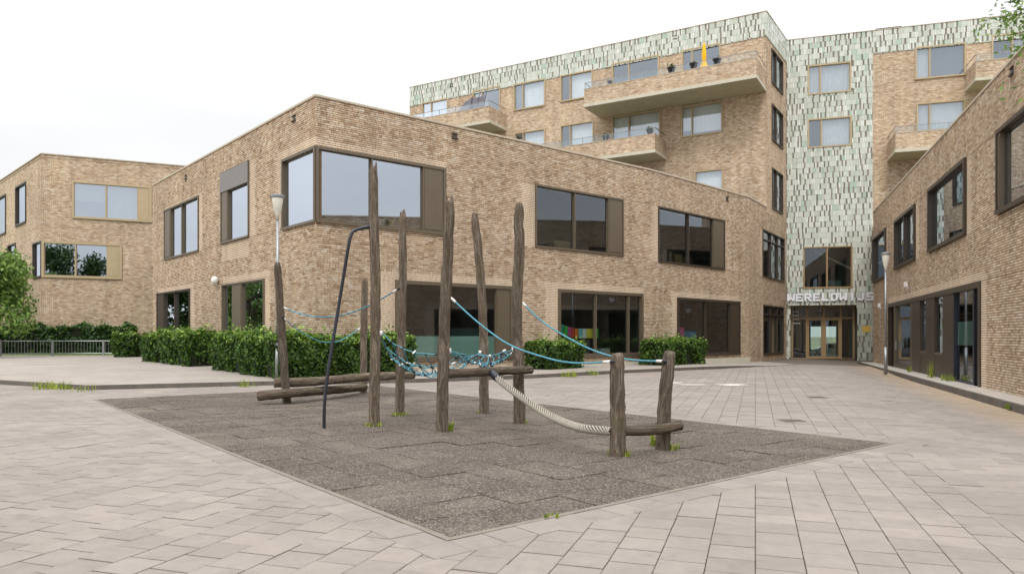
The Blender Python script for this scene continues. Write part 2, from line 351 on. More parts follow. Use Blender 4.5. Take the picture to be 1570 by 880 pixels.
def bricks(mb, fc, u0, u1, z0, z1, ops, panels, seed, course=.072, joint=.0165):
    rr = random.Random(seed); nc = int((z1-z0)/course)+1
    for k in range(nc):
        za = z0+k*course; zb = min(za+course-joint, z1)
        br = sorted({za, zb, *[x for q in ops for x in q[2:4] if za < x < zb]})
        off = rr.uniform(0, .22); 
        for c, d in zip(br, br[1:]):
            if d-c < .012: continue
            mz = (c+d)/2; free = [(u0, u1)]
            for q in ops:
                if q[2] < mz < q[3]:
                    nf = []
                    for a, b in free:
                        if q[1] <= a or q[0] >= b: nf.append((a, b)); continue
                        if q[0] > a: nf.append((a, q[0]))
                        if q[1] < b: nf.append((q[1], b))
                    free = nf
            for a, b in free:
                x = a; first = True
                while x < b-.02:
                    ln = rr.choice((.21, .21, .21, .10))
                    if first: ln = max(.05, off) if off < .21 else .21; first = False
                    e = min(x+ln, b)
                    if b-e < .05: e = b
                    um = (x+e)/2; pan = any(p[0] < um < p[1] and p[2] < mz < p[3] for p in panels)
                    t = rr.random(); pr = rr.gauss(0, .0022)+(.006 if rr.random() < .12 else 0)
                    if pan: pr = -.004; col = (rr.uniform(.5, .9), rr.random(), rr.uniform(.75, .95))
                    else: col = (t, rr.random(), 0.0)
                    j = .0025; A = fc.p(x,c,-.022); 
                    i = len(mb.v)
                    dz = rr.uniform(-.002, .002)
                    mb.v += [tuple(fc.p(x,c,-.022)), tuple(fc.p(e,c,-.022)), tuple(fc.p(e,d,-.022)), tuple(fc.p(x,d,-.022)),
                             tuple(fc.p(x+j,c+j+dz,pr)), tuple(fc.p(e-j,c+j-dz,pr)), tuple(fc.p(e-j,d-j-dz,pr)), tuple(fc.p(x+j,d-j+dz,pr))]
                    for f in ((4,5,6,7),(0,1,5,4),(1,2,6,5),(2,3,7,6),(3,0,4,7)): mb.f.append(tuple(i+q for q in f)); mb.uv.append(None); mb.c.append(col)
                    x = e+.010
def tiles(mb, fc, u0, u1, z0, z1, ops, seed, rh=.37):
    """glazed tiles in courses: wide pale tiles, narrow white ones and narrow set-back brown strips"""
    rr = random.Random(seed); n = int((z1-z0)/rh)+1
    for k in range(n):
        c = z1-(k+1)*rh; d = c+rh-.01; c = max(c, z0)
        if d-c < .04: continue
        x = u0-rr.uniform(0, .2); last = 1
        while x < u1:
            q = rr.random()
            if last and q < .46: wd = rr.uniform(.075, .12); t = rr.uniform(0, .15); o = rr.uniform(-.004, .006); last = 0
            elif q > .8: wd = rr.uniform(.08, .12); t = rr.uniform(.72, .9); o = rr.uniform(.02, .035); last = 1
            else: wd = rr.choice((.17, .2, .2, .34)); t = rr.uniform(.22, .72) if rr.random() < .93 else 1.0; o = rr.uniform(.015, .035); last = 1
            a, b = max(x, u0), min(x+wd-.008, u1); x += wd
            if b-a < .03: continue
            segs = [(a, b)]
            for w_ in ops:
                if w_[2] < d and w_[3] > c:
                    ns = []
                    for s0, s1 in segs:
                        if w_[1] <= s0 or w_[0] >= s1: ns.append((s0, s1)); continue
                        if w_[0] > s0: ns.append((s0, w_[0]))
                        if w_[1] < s1: ns.append((w_[1], s1))
                    segs = ns
            cuts = sorted({c, d, *[v for w_ in ops for v in w_[2:4] if w_[0] < b and w_[1] > a and c < v < d]})
            pieces = [(s0, s1, c, d) for s0, s1 in segs] if len(cuts) == 2 else [(a, b, g0, g1) for g0, g1 in zip(cuts, cuts[1:]) if not any(w_[0] < (a+b)/2 < w_[1] and w_[2] < (g0+g1)/2 < w_[3] for w_ in ops)]
            sl_ = rr.uniform(-.008, .008)
            for s0, s1, g0, g1 in pieces:
                if s1-s0 < .02 or g1-g0 < .02: continue
                mb.hexa([fc.p(s0,g0,-.02), fc.p(s1,g0,-.02), fc.p(s1,g1,-.02), fc.p(s0,g1,-.02)], [fc.p(s0,g0,o), fc.p(s1,g0,o+sl_), fc.p(s1,g1,o+sl_), fc.p(s0,g1,o)], (t, rr.random(), 0), bottom=False)

def window(fc, bld, rc, mull=(), panels=(), frame='bronze', glassm='glass_coated', fw=.07, o0=-.14, o1=.05, room=True, curtain=None, film=None, transom=None, rdepth=2.6, sill=True):
    """rc = (u0,u1,z0,z1); mull = u positions; panels = (u0,u1,material) solid bays"""
    u0, u1, z0, z1 = rc; mb = MB()
    fc.box(mb, u0, u1, z1-fw, z1, o0, o1); fc.box(mb, u0, u1, z0, z0+fw, o0, o1+.02)
    fc.box(mb, u0, u0+fw, z0+fw, z1-fw, o0, o1); fc.box(mb, u1-fw, u1, z0+fw, z1-fw, o0, o1)
    wn_ = mb.build('window', frame, bld)
    inner = [u0+fw, u1-fw]; cuts = []
    for (a, b, mt) in panels:
        pm = MB(); a, b = max(min(a, b), u0+fw), min(max(a, b), u1-fw); fc.box(pm, a, b, z0+fw, z1-fw, o0+.02, o1-.035); fc.box(pm, a+.07, b-.07, z0+fw+.07, z1-fw-.07, o1-.035, o1-.018); pm.build('panel', mt, wn_); cuts.append((a, b))
    for x in mull:
        pm = MB(); a, b = x-.03, x+.03; fc.box(pm, a, b, z0+fw, z1-fw, o0+.02, o1-.02); pm.build('mullion', frame, wn_); cuts.append((a, b))
    cuts.sort(); x = inner[0]; bays = []
    for a, b in cuts:
        if a-x > .05: bays.append((x, a))
        x = max(x, b)
    if inner[1]-x > .05: bays.append((x, inner[1]))
    for a, b in bays:
        rows = [(z0+fw, z1-fw)]
        if transom: 
            rows = [(z0+fw, transom-.03), (transom+.03, z1-fw)]; pm = MB(); fc.box(pm, a, b, transom-.03, transom+.03, o0+.02, o1-.02); pm.build('transom', frame, wn_)
        for c, d in rows:
            pm = MB(); e = .03                                   # thin casement bead round each pane
            fc.box(pm, a, b, d-e, d, o0+.03, o0+.09); fc.box(pm, a, b, c, c+e, o0+.03, o0+.09); fc.box(pm, a, a+e, c+e, d-e, o0+.03, o0+.09); fc.box(pm, b-e, b, c+e, d-e, o0+.03, o0+.09)
            pm.build('casement', frame, wn_)
            pm = MB(); pm.face([fc.p(a+e,c+e,o0+.06), fc.p(b-e,c+e,o0+.06), fc.p(b-e,d-e,o0+.06), fc.p(a+e,d-e,o0+.06)]); pm.build('pane', glassm, wn_)
    if film:
        for a, b in bays:
            pm = MB(); pm.face([fc.p(a+.03,film[0],o0+.045), fc.p(b-.03,film[0],o0+.045), fc.p(b-.03,film[1],o0+.045), fc.p(a+.03,film[1],o0+.045)]); pm.build('frosted_film', 'film', wn_)
    if curtain:
        for i, (a, b) in enumerate(bays):
            cm = curtain[i % len(curtain)]
            if cm:
                frac = cm[1]; pm = MB(); nn = max(2, int((b-a)/.09))
                for k in range(nn):
                    ua, ub = a+(b-a)*k/nn, a+(b-a)*(k+1)/nn; oa, ob = o0-.12-.03*(k % 2), o0-.12-.03*((k+1) % 2); zz = z1-fw-(z1-z0-2*fw)*frac
                    pm.face([fc.p(ua,zz,oa), fc.p(ub,zz,ob), fc.p(ub,z1-fw,ob), fc.p(ua,z1-fw,oa)])
                pm.build('curtain', cm[0], wn_)
    if room:
        pm = MB(); e = .35; D = -rdepth; a, b, c, d = u0-e, u1+e, z0-min(.35, e), z1+.25; o = -.235
        pm.face([fc.p(a,c,D), fc.p(b,c,D), fc.p(b,d,D), fc.p(a,d,D)]); pm.face([fc.p(a,c,o), fc.p(a,c,D), fc.p(a,d,D), fc.p(a,d,o)]); pm.face([fc.p(b,c,o), fc.p(b,c,D), fc.p(b,d,D), fc.p(b,d,o)])
        pm.face([fc.p(a,d,o), fc.p(b,d,o), fc.p(b,d,D), fc.p(a,d,D)]); pm.face([fc.p(a,c,o), fc.p(b,c,o), fc.p(b,c,D), fc.p(a,c,D)])
        pm.face([fc.p(a,c,o), fc.p(u0,c,o), fc.p(u0,d,o), fc.p(a,d,o)]); pm.face([fc.p(u1,c,o), fc.p(b,c,o), fc.p(b,d,o), fc.p(u1,d,o)])
        pm.build('room', 'interior', wn_)
        if rdepth > 2.2:
            rr = random.Random(int(u0*100+z0*10)); x = u0+.1
            while x < u1-.5:
                wd_ = rr.uniform(.5, 1.1); hh = rr.uniform(.5, 1.5); dd_ = rr.uniform(.9, rdepth-.5); pm = MB(); fc.box(pm, x, min(x+wd_, u1), c+.01, min(c+hh, z1-.3), -dd_-.4, -dd_); pm.build('cupboard', rr.choice(('curtain', 'gold_wood', 'sand_metal', 'film', 'paper_blue', 'grey_panel')), wn_); x += wd_+rr.uniform(.1, .8)
            for k in range(max(1, int((u1-u0)/1.6))):
                pm = MB(); q = u0+(k+.5)*1.6; fc.box(pm, q-.5, q+.5, d-.1, d-.05, -1.3, -1.1); pm.build('ceiling_panel', 'curtain', wn_)
    return wn_
def corner_room(fa, ua, fb, ub, z0, z1, wn_, depth=3.4):
    a0, a1, b0, b1 = fa.p(ua+.3, 0, -.235), fa.p(ua+.3, 0, -depth), fb.p(ub+.3, 0, -depth), fb.p(ub+.3, 0, -.235)
    nn = fa.n+fb.n; k = .235*2/(nn.dot(nn)) if nn.length > .1 else .3; c = fa.a-nn*k; ring = [a0, a1, b1*1.0, b0, b1]
    ring = [a0.xy, a1.xy, b0.xy, b1.xy]; pm = MB()
    for p, q in zip(ring, ring[1:]): pm.face([(p.x,p.y,z0), (q.x,q.y,z0), (q.x,q.y,z1), (p.x,p.y,z1)])
    for z in (z0, z1): pm.face([(p.x, p.y, z) for p in ring+[Vector((c.x, c.y))]])
    pm.build('room', 'interior', wn_)
def coping(bld, facs, H, mat='coping', w_=.34, h=.07, over=.035):
    for fc in facs:
        mb = MB(); fc.box(mb, 0, fc.L, H, H+h, -w_, over); mb.build('coping', mat, bld)
def vents(fc, bld, pts):
    for px, py in pts:
        mb = MB(); u, z = fc.u(px), fc.z(px, py); fc.box(mb, u-.11, u+.11, z-.07, z+.07, -.01, .012); fc.box(mb, u-.14, u+.14, z-.11, z-.08, -.01, .07); fc.box(mb, u-.14, u+.14, z+.08, z+.11, -.01, .05); mb.build('overflow_spout', 'dark_bronze', bld)

# ------------------------------------------------------------------ plan of the place
H1 = 9.5
def dep(y, H): return (H-CH)*F/(HY-y)
A = P(484, dep(148, H1)); LE = P(235, dep(284.9, H1)); M1 = P(997, dep(261.5, H1)); M4 = P(1148, dep(303, H1)); GE = P(1206, 50.2)
ML = Fac(A, LE); MR = Fac(A, M1); MS = Fac(M1, M4); NF = Fac(M4, GE)
uC = NF.u(1175); CP = NF.p(uC, 0); H2 = CH+(HY-18)/F*CP.y
UF = Fac(CP, P(628, dep(135, H2))); GR = P(1338, dep(48, H2)); GF = Fac(GE, GR); BE = GR+GF.d*12; BF = Fac(GR, BE)
H3 = 8.8; RA = P(1339, dep(326.5, H3)); RBn = P(1570, dep(73.4, H3)); rd = (RBn-RA).normalized(); RB = Fac(RA, RBn+rd*10)
H4 = 13.2; LB = P(63.4, 47.0); d1 = Vector((math.sin(R(65.7)), math.cos(R(65.7)))); d2 = Vector((math.sin(R(-45.8)), math.cos(R(-45.8))))
LF = Fac(LB, LB+d1*13); LG = Fac(LB, LB+d2*15)
RK = [(RA+(RBn-RA)*t+RB.n*.85) for t in (0, .5, 1, 1.25)]       # kerb in front of the right wing
def gz(x, y):                                                    # the yard falls gently to the entrance and to the right-hand gutter
    q = Vector((x, y))-RA; dist = q.dot(RB.n)-.85
    return -.1*sm(28, 46, y)*sm(-2, 8, x)-.29*(1-sm(0, 3.8, max(0, dist)))*(1-.72*sm(26, 42, y))
KP = [(-60, 42), (-25, 27.2), (-15.4, 21.85), (-11.4, 19.5), (-7.3, 21.3), (-2.94, 22.6), (.67, 24.9), (3.68, 27.7), (9.13, 32.3), (13.8, 37.0), (15.2, 38.6)]
def yk(x): return float(np.interp(x, [p[0] for p in KP], [p[1] for p in KP]))
def tz(x, y):                                                    # raised strip and forecourt behind the kerb
    return gz(x, y)+.12*(1-sm(8.5, 14.2, x))+.17*sm(23, 31, y)*(1-sm(-10, -5, x))

# ------------------------------------------------------------------ ground
mb = MB(); mb.face([(-900,-900,-.8), (900,-900,-.8), (900,1500,-.8), (-900,1500,-.8)]); struct(mb.build('ground', 'ground'))
mb = MB(); NX, NY = 60, 70; X0, X1, Y0, Y1 = -32, 27, -12, 62
for i in range(NX):
    for j in range(NY):
        q = [(X0+(X1-X0)*(i+a)/NX, Y0+(Y1-Y0)*(j+b)/NY) for a, b in ((0,0),(1,0),(1,1),(0,1))]
        mb.face([(x, y, gz(x, y)-.022) for x, y in q])
yard = struct(mb.build('pavement', 'joint_sand'))
# rubber play surface: a rectangle of half-metre tiles
RN = Vector((-.447, 5.25)); e1 = Vector((math.sin(R(50.4)), math.cos(R(50.4)))); e2 = Vector((math.sin(R(-38.5)), math.cos(R(-38.5))))
NTI, NTJ, TA, TB = 14, 29, .514, .5; RW, RL = NTI*TA, NTJ*TB
def rq(a, b): return RN+e1*a+e2*b
mb = MB(); cs = [rq(-.01,-.01), rq(RW+.01,-.01), rq(RW+.01,RL+.01), rq(-.01,RL+.01)]; mb.face([(c.x, c.y, -.018) for c in cs])
play = struct(mb.build('rubber_floor', 'soil'))
def slab(mb, poly, z0, z1, ch, c=None, tilt=(0, 0), org=(0, 0)):
    """a paving piece: chamfered top over straight sides"""
    n = len(poly); cx = sum(p[0] for p in poly)/n; cy = sum(p[1] for p in poly)/n; i = len(mb.v)
    def zz(p): return z1+(p[0]-cx)*tilt[0]+(p[1]-cy)*tilt[1]
    top = []
    for p in poly:
        dx, dy = cx-p[0], cy-p[1]; l = math.hypot(dx, dy) or 1; k = min(ch*1.4/l, .4); top.append((p[0]+dx*k, p[1]+dy*k))
    mb.v += [(p[0]-org[0], p[1]-org[1], z0) for p in poly]+[(p[0]-org[0], p[1]-org[1], zz(p)-ch*.7) for p in poly]+[(p[0]-org[0], p[1]-org[1], zz(p)) for p in top]
    fs = [tuple(range(2*n, 3*n))]
    for k in range(n): k2 = (k+1) % n; fs += [(k, k2, n+k2, n+k), (n+k, n+k2, 2*n+k2, 2*n+k)]
    for f in fs: mb.f.append(tuple(i+q for q in f)); mb.uv.append(None); mb.c.append(c)
cells = []
for i in range(NTI):
    for j in range(NTJ): c = rq((i+.5)*TA, (j+.5)*TB); cells.append((c.y**2+c.x**2*.3, i, j, c))
cells.sort(key=lambda t: t[0])
def tilepoly(c, a, b, ea, eb): return [tuple(c-ea*a/2-eb*b/2), tuple(c+ea*a/2-eb*b/2), tuple(c+ea*a/2+eb*b/2), tuple(c-ea*a/2+eb*b/2)]
t1 = MB(); slab(t1, tilepoly(Vector((0, 0)), TA-.009, TB-.009, e1, e2), -.015, 0, .007); ref = t1.build('rubber_tile', 'rubber_single', play); rest = MB()
for k, (_, i, j, c) in enumerate(cells):
    z = random.gauss(0, .0035)
    if k < 300:
        o = ref if k == 0 else bpy.data.objects.new('rubber_tile', ref.data)
        if k: C.objects.link(o); o.parent = play
        o.location = (c.x, c.y, z); o.rotation_euler = (random.gauss(0, .005), random.gauss(0, .005), random.gauss(0, .004))
    else: slab(rest, tilepoly(c, TA-.009, TB-.009, e1, e2), -.015, z, .007, (random.random(), 0, 0))
stuff(rest.build('rubber_tiles_far', 'rubber', play))
# edging and border course round it
mb = MB()
for a, b in (((-.06, -.06), (RW+.06, -.003)), ((-.06, RL+.003), (RW+.06, RL+.06)), ((-.06, -.003), (-.003, RL+.003)), ((RW+.003, -.003), (RW+.06, RL+.003))):
    p = [rq(a[0], a[1]), rq(b[0], a[1]), rq(b[0], b[1]), rq(a[0], b[1])]; slab(mb, [tuple(q) for q in p], -.02, .001, .004)
mb.build('edging', 'edging', yard)
pv = MB(); BW = .3; bo = .066
def bordercourse(a0, b0, along, across, length):
    n = int(length/BW)
    for k in range(n):
        c = rq(a0, b0)+along*((k+.5)*length/n)+across*(BW/2); slab(pv, tilepoly(c, length/n-.007, BW-.007, along, across), -.03, gz(c.x, c.y)+random.gauss(0, .0012), .004, (random.random(), 0, 0))
bordercourse(-bo-BW, -bo, e1, -e2, RW+2*bo+2*BW); bordercourse(-bo-BW, RL+bo, e1, e2, RW+2*bo+2*BW); bordercourse(-bo, -bo, e2, -e1, RL+2*bo); bordercourse(RW+bo, -bo, e2, e1, RL+2*bo)
OR = [rq(-bo-BW, -bo-BW), rq(RW+bo+BW, -bo-BW), rq(RW+bo+BW, RL+bo+BW), rq(-bo-BW, RL+bo+BW)]
def clip(poly, a, b, keep_left):
    out = []; n = len(poly)
    def sd_(p): v = (b.x-a.x)*(p[1]-a.y)-(b.y-a.y)*(p[0]-a.x); return v if keep_left else -v
    for k in range(n):
        p, q = poly[k], poly[(k+1) % n]; sp_, sq = sd_(p), sd_(q)
        if sp_ >= 0: out.append(p)
        if (sp_ > 0 and sq < 0) or (sp_ < 0 and sq > 0): t = sp_/(sp_-sq); out.append((p[0]+(q[0]-p[0])*t, p[1]+(q[1]-p[1])*t))
    return out
def area(p): return abs(sum(p[k][0]*p[(k+1) % len(p)][1]-p[(k+1) % len(p)][0]*p[k][1] for k in range(len(p))))/2
gd = Vector((math.sin(R(18.5)), math.cos(R(18.5)))); gx = Vector((gd.y, -gd.x)); PS = .3
singles = []
for i in range(-150, 110):
    for j in range(0, 200):
        c = gx*((i+.5)*PS)+gd*((j+.5+(.5 if i % 2 else 0)+.05*math.sin(i*9.7))*PS)
        if c.y < 2.2 or c.y > 52 or abs(c.x) > c.y*.9+2.5: continue
        if c.y > yk(c.x)+.3 or (Vector(c)-RA).dot(RB.n) < .75: continue
        poly = tilepoly(c, PS-.006, PS-.013, gx, gd); cut = []; cur = poly; inside_any = False
        loc = (Vector(c)-rq(0, 0)); a_, b_ = loc.dot(e1), loc.dot(e2)
        if -1 < a_ < RW+1 and -1 < b_ < RL+1:
            for k in range(4):
                pa, pb = OR[k], OR[(k+1) % 4]
                outp = clip(cur, pa, pb, False)
                if len(outp) > 2 and area(outp) > 4e-4: cut.append(outp)
                cur = clip(cur, pa, pb, True)
                if len(cur) < 3: break
            whole = len(cur) < 3 or area(cur) < 1e-5
            if whole: cut = [poly]
        else: cut = [poly]
        z = gz(c.x, c.y)+random.gauss(0, .0016); tl = (random.gauss(0, .004), random.gauss(0, .004))
        px, py = CX+c.x/c.y*F, HY+(CH-z)/c.y*F
        if len(cut) == 1 and cut[0] is poly and -20 < px < 1590 and py < 895: singles.append((c.y, c, z, tl))
        else:
            for q in cut: slab(pv, q, -.05+z, z, .004, (random.random(), 0, 0), tl)
singles.sort(key=lambda t: t[0])
t1 = MB(); slab(t1, tilepoly(Vector((0, 0)), PS-.006, PS-.013, gx, gd), -.05, 0, .004); ref = t1.build('paving_slab', 'paver_single', yard)
for k, (_, c, z, tl) in enumerate(singles):
    if k < 300:
        o = ref if k == 0 else bpy.data.objects.new('paving_slab', ref.data)
        if k: C.objects.link(o); o.parent = yard
        o.location = (c.x, c.y, z); o.rotation_euler = (tl[1], -tl[0], random.gauss(0, .004))
    else: slab(pv, tilepoly(c, PS-.006, PS-.013, gx, gd), -.05+z, z, .004, (random.random(), 0, 0), tl)
stuff(pv.build('paving_slabs_far', 'paver', yard))
# forecourt and planting strip, with kerb
mb = MB(); xs = np.concatenate([np.linspace(-60, -26, 10), np.linspace(-25, 15.2, 100)])
for xa, xb in zip(xs, xs[1:]):
    ts = [0, .03, .08, .15, .25, .4, .6, .8, 1.0]
    for ta, tb in zip(ts, ts[1:]):
        D = 40 if xb < 2 else 30
        q = [(x, yk(x)+.11+D*t) for x, t in ((xa, ta), (xb, ta), (xb, tb), (xa, tb))]; mb.face([(x, y, tz(x, y)) for x, y in q])
fore = struct(mb.build('forecourt', 'terrace_paving'))
def kerbrun(pts, zt, zb, w_, inward, parent, nm='kerb_stone', joint=.008, length=1.0):
    L = 0; k = 0
    for a, b in zip(pts, pts[1:]):
        a, b = Vector(a), Vector(b); n = max(1, round((b-a).length/length)); d = (b-a).normalized(); nn = Vector((-d.y, d.x))*inward
        for i in range(n):
            p, q = a+(b-a)*(i/n)+d*joint/2, a+(b-a)*((i+1)/n)-d*joint/2; m_ = MB(); r = [p, q, q+nn*w_, p+nn*w_]
            if inward < 0: r = [r[1], r[0], r[3], r[2]]
            m_.hexa([(v.x, v.y, zb(v.x, v.y)) for v in r], [(v.x, v.y, zt(v.x, v.y)) for v in r]); m_.build(nm, 'kerb', parent)
kerbrun(KP[1:], lambda x, y: max(tz(x, y+.1)+.004, gz(x, y)+.012), lambda x, y: gz(x, y)-.05, .11, 1, fore)
# strip in front of the right wing
mb = MB(); fz = lambda x, y: gz(x, y)+.13
for k in range(24):
    a, b = RB.L*k/24, RB.L*(k+1)/24; q = [RB.p(a,0,-.2), RB.p(b,0,-.2), RB.p(b,0,.74), RB.p(a,0,.74)]
    mb.face([(v.x, v.y, -.115-.03*0+.0) for v in q])
strip = struct(mb.build('pavement_strip', 'kerb_top'))
kerbrun([RB.p(RB.L*t, 0, .85).xy for t in (0, .25, .5, .75, 1)], lambda x, y: -.105, lambda x, y: -.6, .11, 1, strip)
# lawn behind the fence
mb = MB(); mb.face([(-70, 43.5, .30), (-15, 43.5, .30), (-15, 80, .32), (-70, 80, .32)]); struct(mb.build('lawn', 'lawn'))

# ------------------------------------------------------------------ main school building
school = thing('school_building', 'two-storey tan brick school building with corner window behind the climbing frame', 'building', (A.x, A.y, 0))
Bp = MB(); Wp = MB()
def R_(fc, *a, **k): return fc.rect(*a, **k)
ops = {}; pan = {}
# left face
w1 = ML.rect(305, 252.3, 299.7, 385.4); w2 = ML.rect(382.2, 339.3, 246, 363.4); wc = ML.rect(480.4, 432.6, 225, 341.5); wc = (0.0, wc[1], wc[2], wc[3])
zl = ML.z(405.8, 426.7); g1 = ML.rect(291.6, 241.1, 442.4, 520); g2 = ML.rect(405.8, 341, 426.7, 545); g1 = (g1[0], g1[1], .75, g1[3]); g2 = (g2[0], g2[1], .33, g2[3])
def strips(rc, l=0, r=0, t=0, b=0):
    u0, u1, z0, z1 = rc; out = []
    if l: out.append((u0-l, u0, z0, z1+t))
    if r: out.append((u1, u1+r, z0, z1+t))
    if t: out.append((u0, u1, z1, z1+t))
    if b: out.append((u0, u1, z0-b, z0))
    return out
mlo = [w1, w2, wc, g1, g2]
mlp = strips(w1, l=.45, t=.12)+strips(w2, l=.6, b=.7)+strips(wc, r=.5, t=.3)+strips(g1, l=.5, t=.2)+strips(g2, l=.5, t=.25)
BZ = -.25
wall_mesh(Wp, ML, 0, ML.L, BZ, H1, mlo); bricks(Bp, ML, 0, ML.L, BZ, H1, mlo, mlp, 1)
window(ML, school, w1, [ML.u(279)], [(ML.u(262), w1[1], 'bronze')])
wd = window(ML, school, w2, [], [(ML.u(350), w2[1], 'bronze')], transom=w2[3]-.8)
pm = MB(); ML.box(pm, w2[0]+.02, w2[1]-.02, w2[3]-.85, w2[3]-.03, .0, .07); pm.build('blind_box', 'grey_panel', wd)
window(ML, school, wc, [], [], fw=.09, room=False)
window(ML, school, g1, [ML.u(268)], [(ML.u(252), g1[1], 'dark_bronze')], 'dark_bronze', 'glass')
window(ML, school, g2, [], [(ML.u(371), ML.u(356), 'bronze')], 'bronze', 'glass', film=(.4, 1.35))
# right face
wz = wc[2:4]; v1 = (0.0, MR.u(683), wz[0], wz[1]); v2 = MR.rect(820.4, 955.6, 282.4, 379)
zt = MR.z(855.5, 442.7); zb = MR.z(985.8, 545.5); 
q1 = (MR.u(606), MR.u(786), zb, zt); q2 = (MR.u(855.5), MR.u(985.8), zb, zt)
mro = [v1, v2, q1, q2]
mrp = strips(v1, r=.02, t=.28)+strips(v2, l=.75)+strips(q1, l=.7, t=.28)+strips(q2, l=.75, t=.28)
wall_mesh(Wp, MR, 0, MR.L, BZ, H1, mro); bricks(Bp, MR, 0, MR.L, BZ, H1, mro, mrp, 2)
cwn = window(MR, school, v1, [MR.u(570)], [(MR.u(648), v1[1], 'bronze')], fw=.1, room=False); corner_room(ML, wc[1], MR, v1[1], wc[2]-.05, wc[3]+.1, cwn)
window(MR, school, v2, [MR.u(881)], [(MR.u(932), v2[1], 'bronze')], 'bronze', 'glass')
window(MR, school, q1, [MR.u(688)], [(MR.u(761), q1[1], 'bronze')], 'bronze', 'glass', fw=.14, film=(zb+.1, zb+.95), rdepth=5)
window(MR, school, q2, [MR.u(913.5), MR.u(964)], [], 'bronze', 'glass', fw=.14, rdepth=5)
v3 = MS.rect(1009, 1110.6, 316.3, 401.6); z3t = MS.z(1038, 455.5); z3b = MS.z(1134.5, 543.6); q3 = (MS.u(1038), MS.u(1134.5), z3b, z3t)
mso = [v3, q3]; msp = strips(v3, l=.55)+strips(q3, l=.5, t=.28)
wall_mesh(Wp, MS, 0, MS.L, BZ, H1, mso); bricks(Bp, MS, 0, MS.L, BZ, H1, mso, msp, 3)
window(MS, school, v3, [MS.u(1055.5)], [(MS.u(1093), v3[1], 'bronze')], 'dark_bronze', 'glass')
window(MS, school, q3, [MS.u(1082)], [(MS.u(1119), q3[1], 'dark_bronze')], 'dark_bronze', 'glass', fw=.14, rdepth=5)
v4 = NF.rect(1169, 1202, 351, 424); q4 = NF.rect(1170, 1201, 467, 544)
nfo = [v4, q4]; nfp = strips(v4, l=.5)+strips(q4, l=.5)
wall_mesh(Wp, NF, 0, NF.L+.07, BZ, H1-.3, nfo); bricks(Bp, NF, 0, NF.L, BZ, H1-.3, nfo, nfp, 4)
wall_mesh(Wp, NF, 0, uC, H1-.3, H1, []); bricks(Bp, NF, 0, uC, H1-.3, H1, [], [], 5)
for w_ in (v4, q4): window(NF, school, w_, [w_[0]+(w_[1]-w_[0])*.36, w_[0]+(w_[1]-w_[0])*.68], [], 'dark_bronze', 'glass', transom=w_[3]-.6)
Wp.build('wall', 'mortar', school); stuff(Bp.build('brick_courses', 'brick', school))
coping(school, [ML, MR, MS], H1); mb = MB(); NF.box(mb, 0, uC, H1, H1+.07, -.34, .035); mb.build('coping', 'coping', school)
mb = MB(); mb.face([(p.x, p.y, H1-.25) for p in (LE, A, M1, M4, CP.xy, P(628, 62), P(420, 62))]); mb.build('roof', 'roofing', school)
vents(ML, school, [(451, 182), (285, 272)]); vents(MR, school, [(697, 209)]); vents(MS, school, [(1115, 305)])
for fc in (MR, MS):                                              # concrete ledge under the ground-floor windows
    mb = MB(); a0 = 0 if fc is MS else MR.u(640); fc.box(mb, a0, fc.L-.01, BZ, tz(5, 30)+.12, .0, .09); mb.build('plinth', 'concrete', school)
mb = MB(); c = ML.p(ML.u(335), ML.z(335, 430), .16); mb.lathe([(.02, c.z-.17), (.11, c.z-.13), (.16, c.z), (.11, c.z+.13), (.02, c.z+.17)], c.x, c.y, 14); lamp = mb.build('wall_lamp', 'white_plastic', school, True)
mb = MB(); ML.box(mb, ML.u(335)-.04, ML.u(335)+.04, c.z-.04, c.z+.04, -.01, .06); mb.build('bracket', 'steel', lamp)

# ------------------------------------------------------------------ apartment block over the entrance
apt = thing('apartment_building', 'five-storey brick apartment block with pale green glazed tiles over the entrance', 'building', (CP.x, CP.y, 0))
Wf = MB(); Tb = MB(); Tm = MB()
BH = UF.z(1174, 56)                                              # underside of the tile band
def uw(fc, px0, px1, yt, yb, ref=0): return fc.rect(px0, px1, yt, yb, ref)
rows = []
def apw(fc, x0, x1, yt, yb, m_, cur, ref=0, **k): rows.append((fc, uw(fc, x0, x1, yt, yb, ref), fc.u(m_), cur, k))
W_, G_, N_ = ('curtain', 1.0), ('blind_grey', 1.0), None
apw(UF, 646.8, 686.9, 158.6, 190, 661, [W_, W_]); apw(UF, 725, 767, 140, 178, 739, [N_, W_])
apw(UF, 787.4, 836, 130, 171, 801.5, [W_, G_]); apw(UF, 859, 909, 116.6, 157.5, 874, [W_, N_])
apw(UF, 938, 1010.6, 98.6, 140, 964, [N_, N_]); apw(UF, 1045, 1105, 78, 118, 1061, [N_, N_])
apw(UF, 789, 836, 204.5, 245, 802, [W_, N_]); apw(UF, 859, 910.4, 193, 232, 874, [W_, N_])
apw(UF, 938, 1012.5, 179.6, 222, 964, [W_, W_]); apw(UF, 1044, 1108, 164.3, 212, 1061, [('curtain', .9), ('curtain', .8)]); apw(UF, 1064, 1109, 263, 310, 1066, [W_, N_])
ufo = [r[1] for r in rows]
wall_mesh(Wf, UF, 0, UF.L, H1-1.5, BH, ufo); wall_mesh(Tb, UF, 0, UF.L, BH, H2, []); tiles(Tm, UF, 0, UF.L, BH, H2, [], 11)
nrows = [NF.rect(1183, 1200, 74, 127), NF.rect(1183.5, 1200, 159, 215), NF.rect(1184, 1200, 257, 320)]
wall_mesh(Wf, NF, uC, NF.L+.07, H1-.3, BH, nrows); wall_mesh(Tb, NF, uC, NF.L+.07, BH, H2, []); tiles(Tm, NF, uC, NF.L, BH, H2, [], 12)
for r in nrows: window(NF, apt, r, [r[0]+(r[1]-r[0])*.4], [], 'dark_bronze', 'glass_coated', rdepth=1.6)
n0 = len(rows)
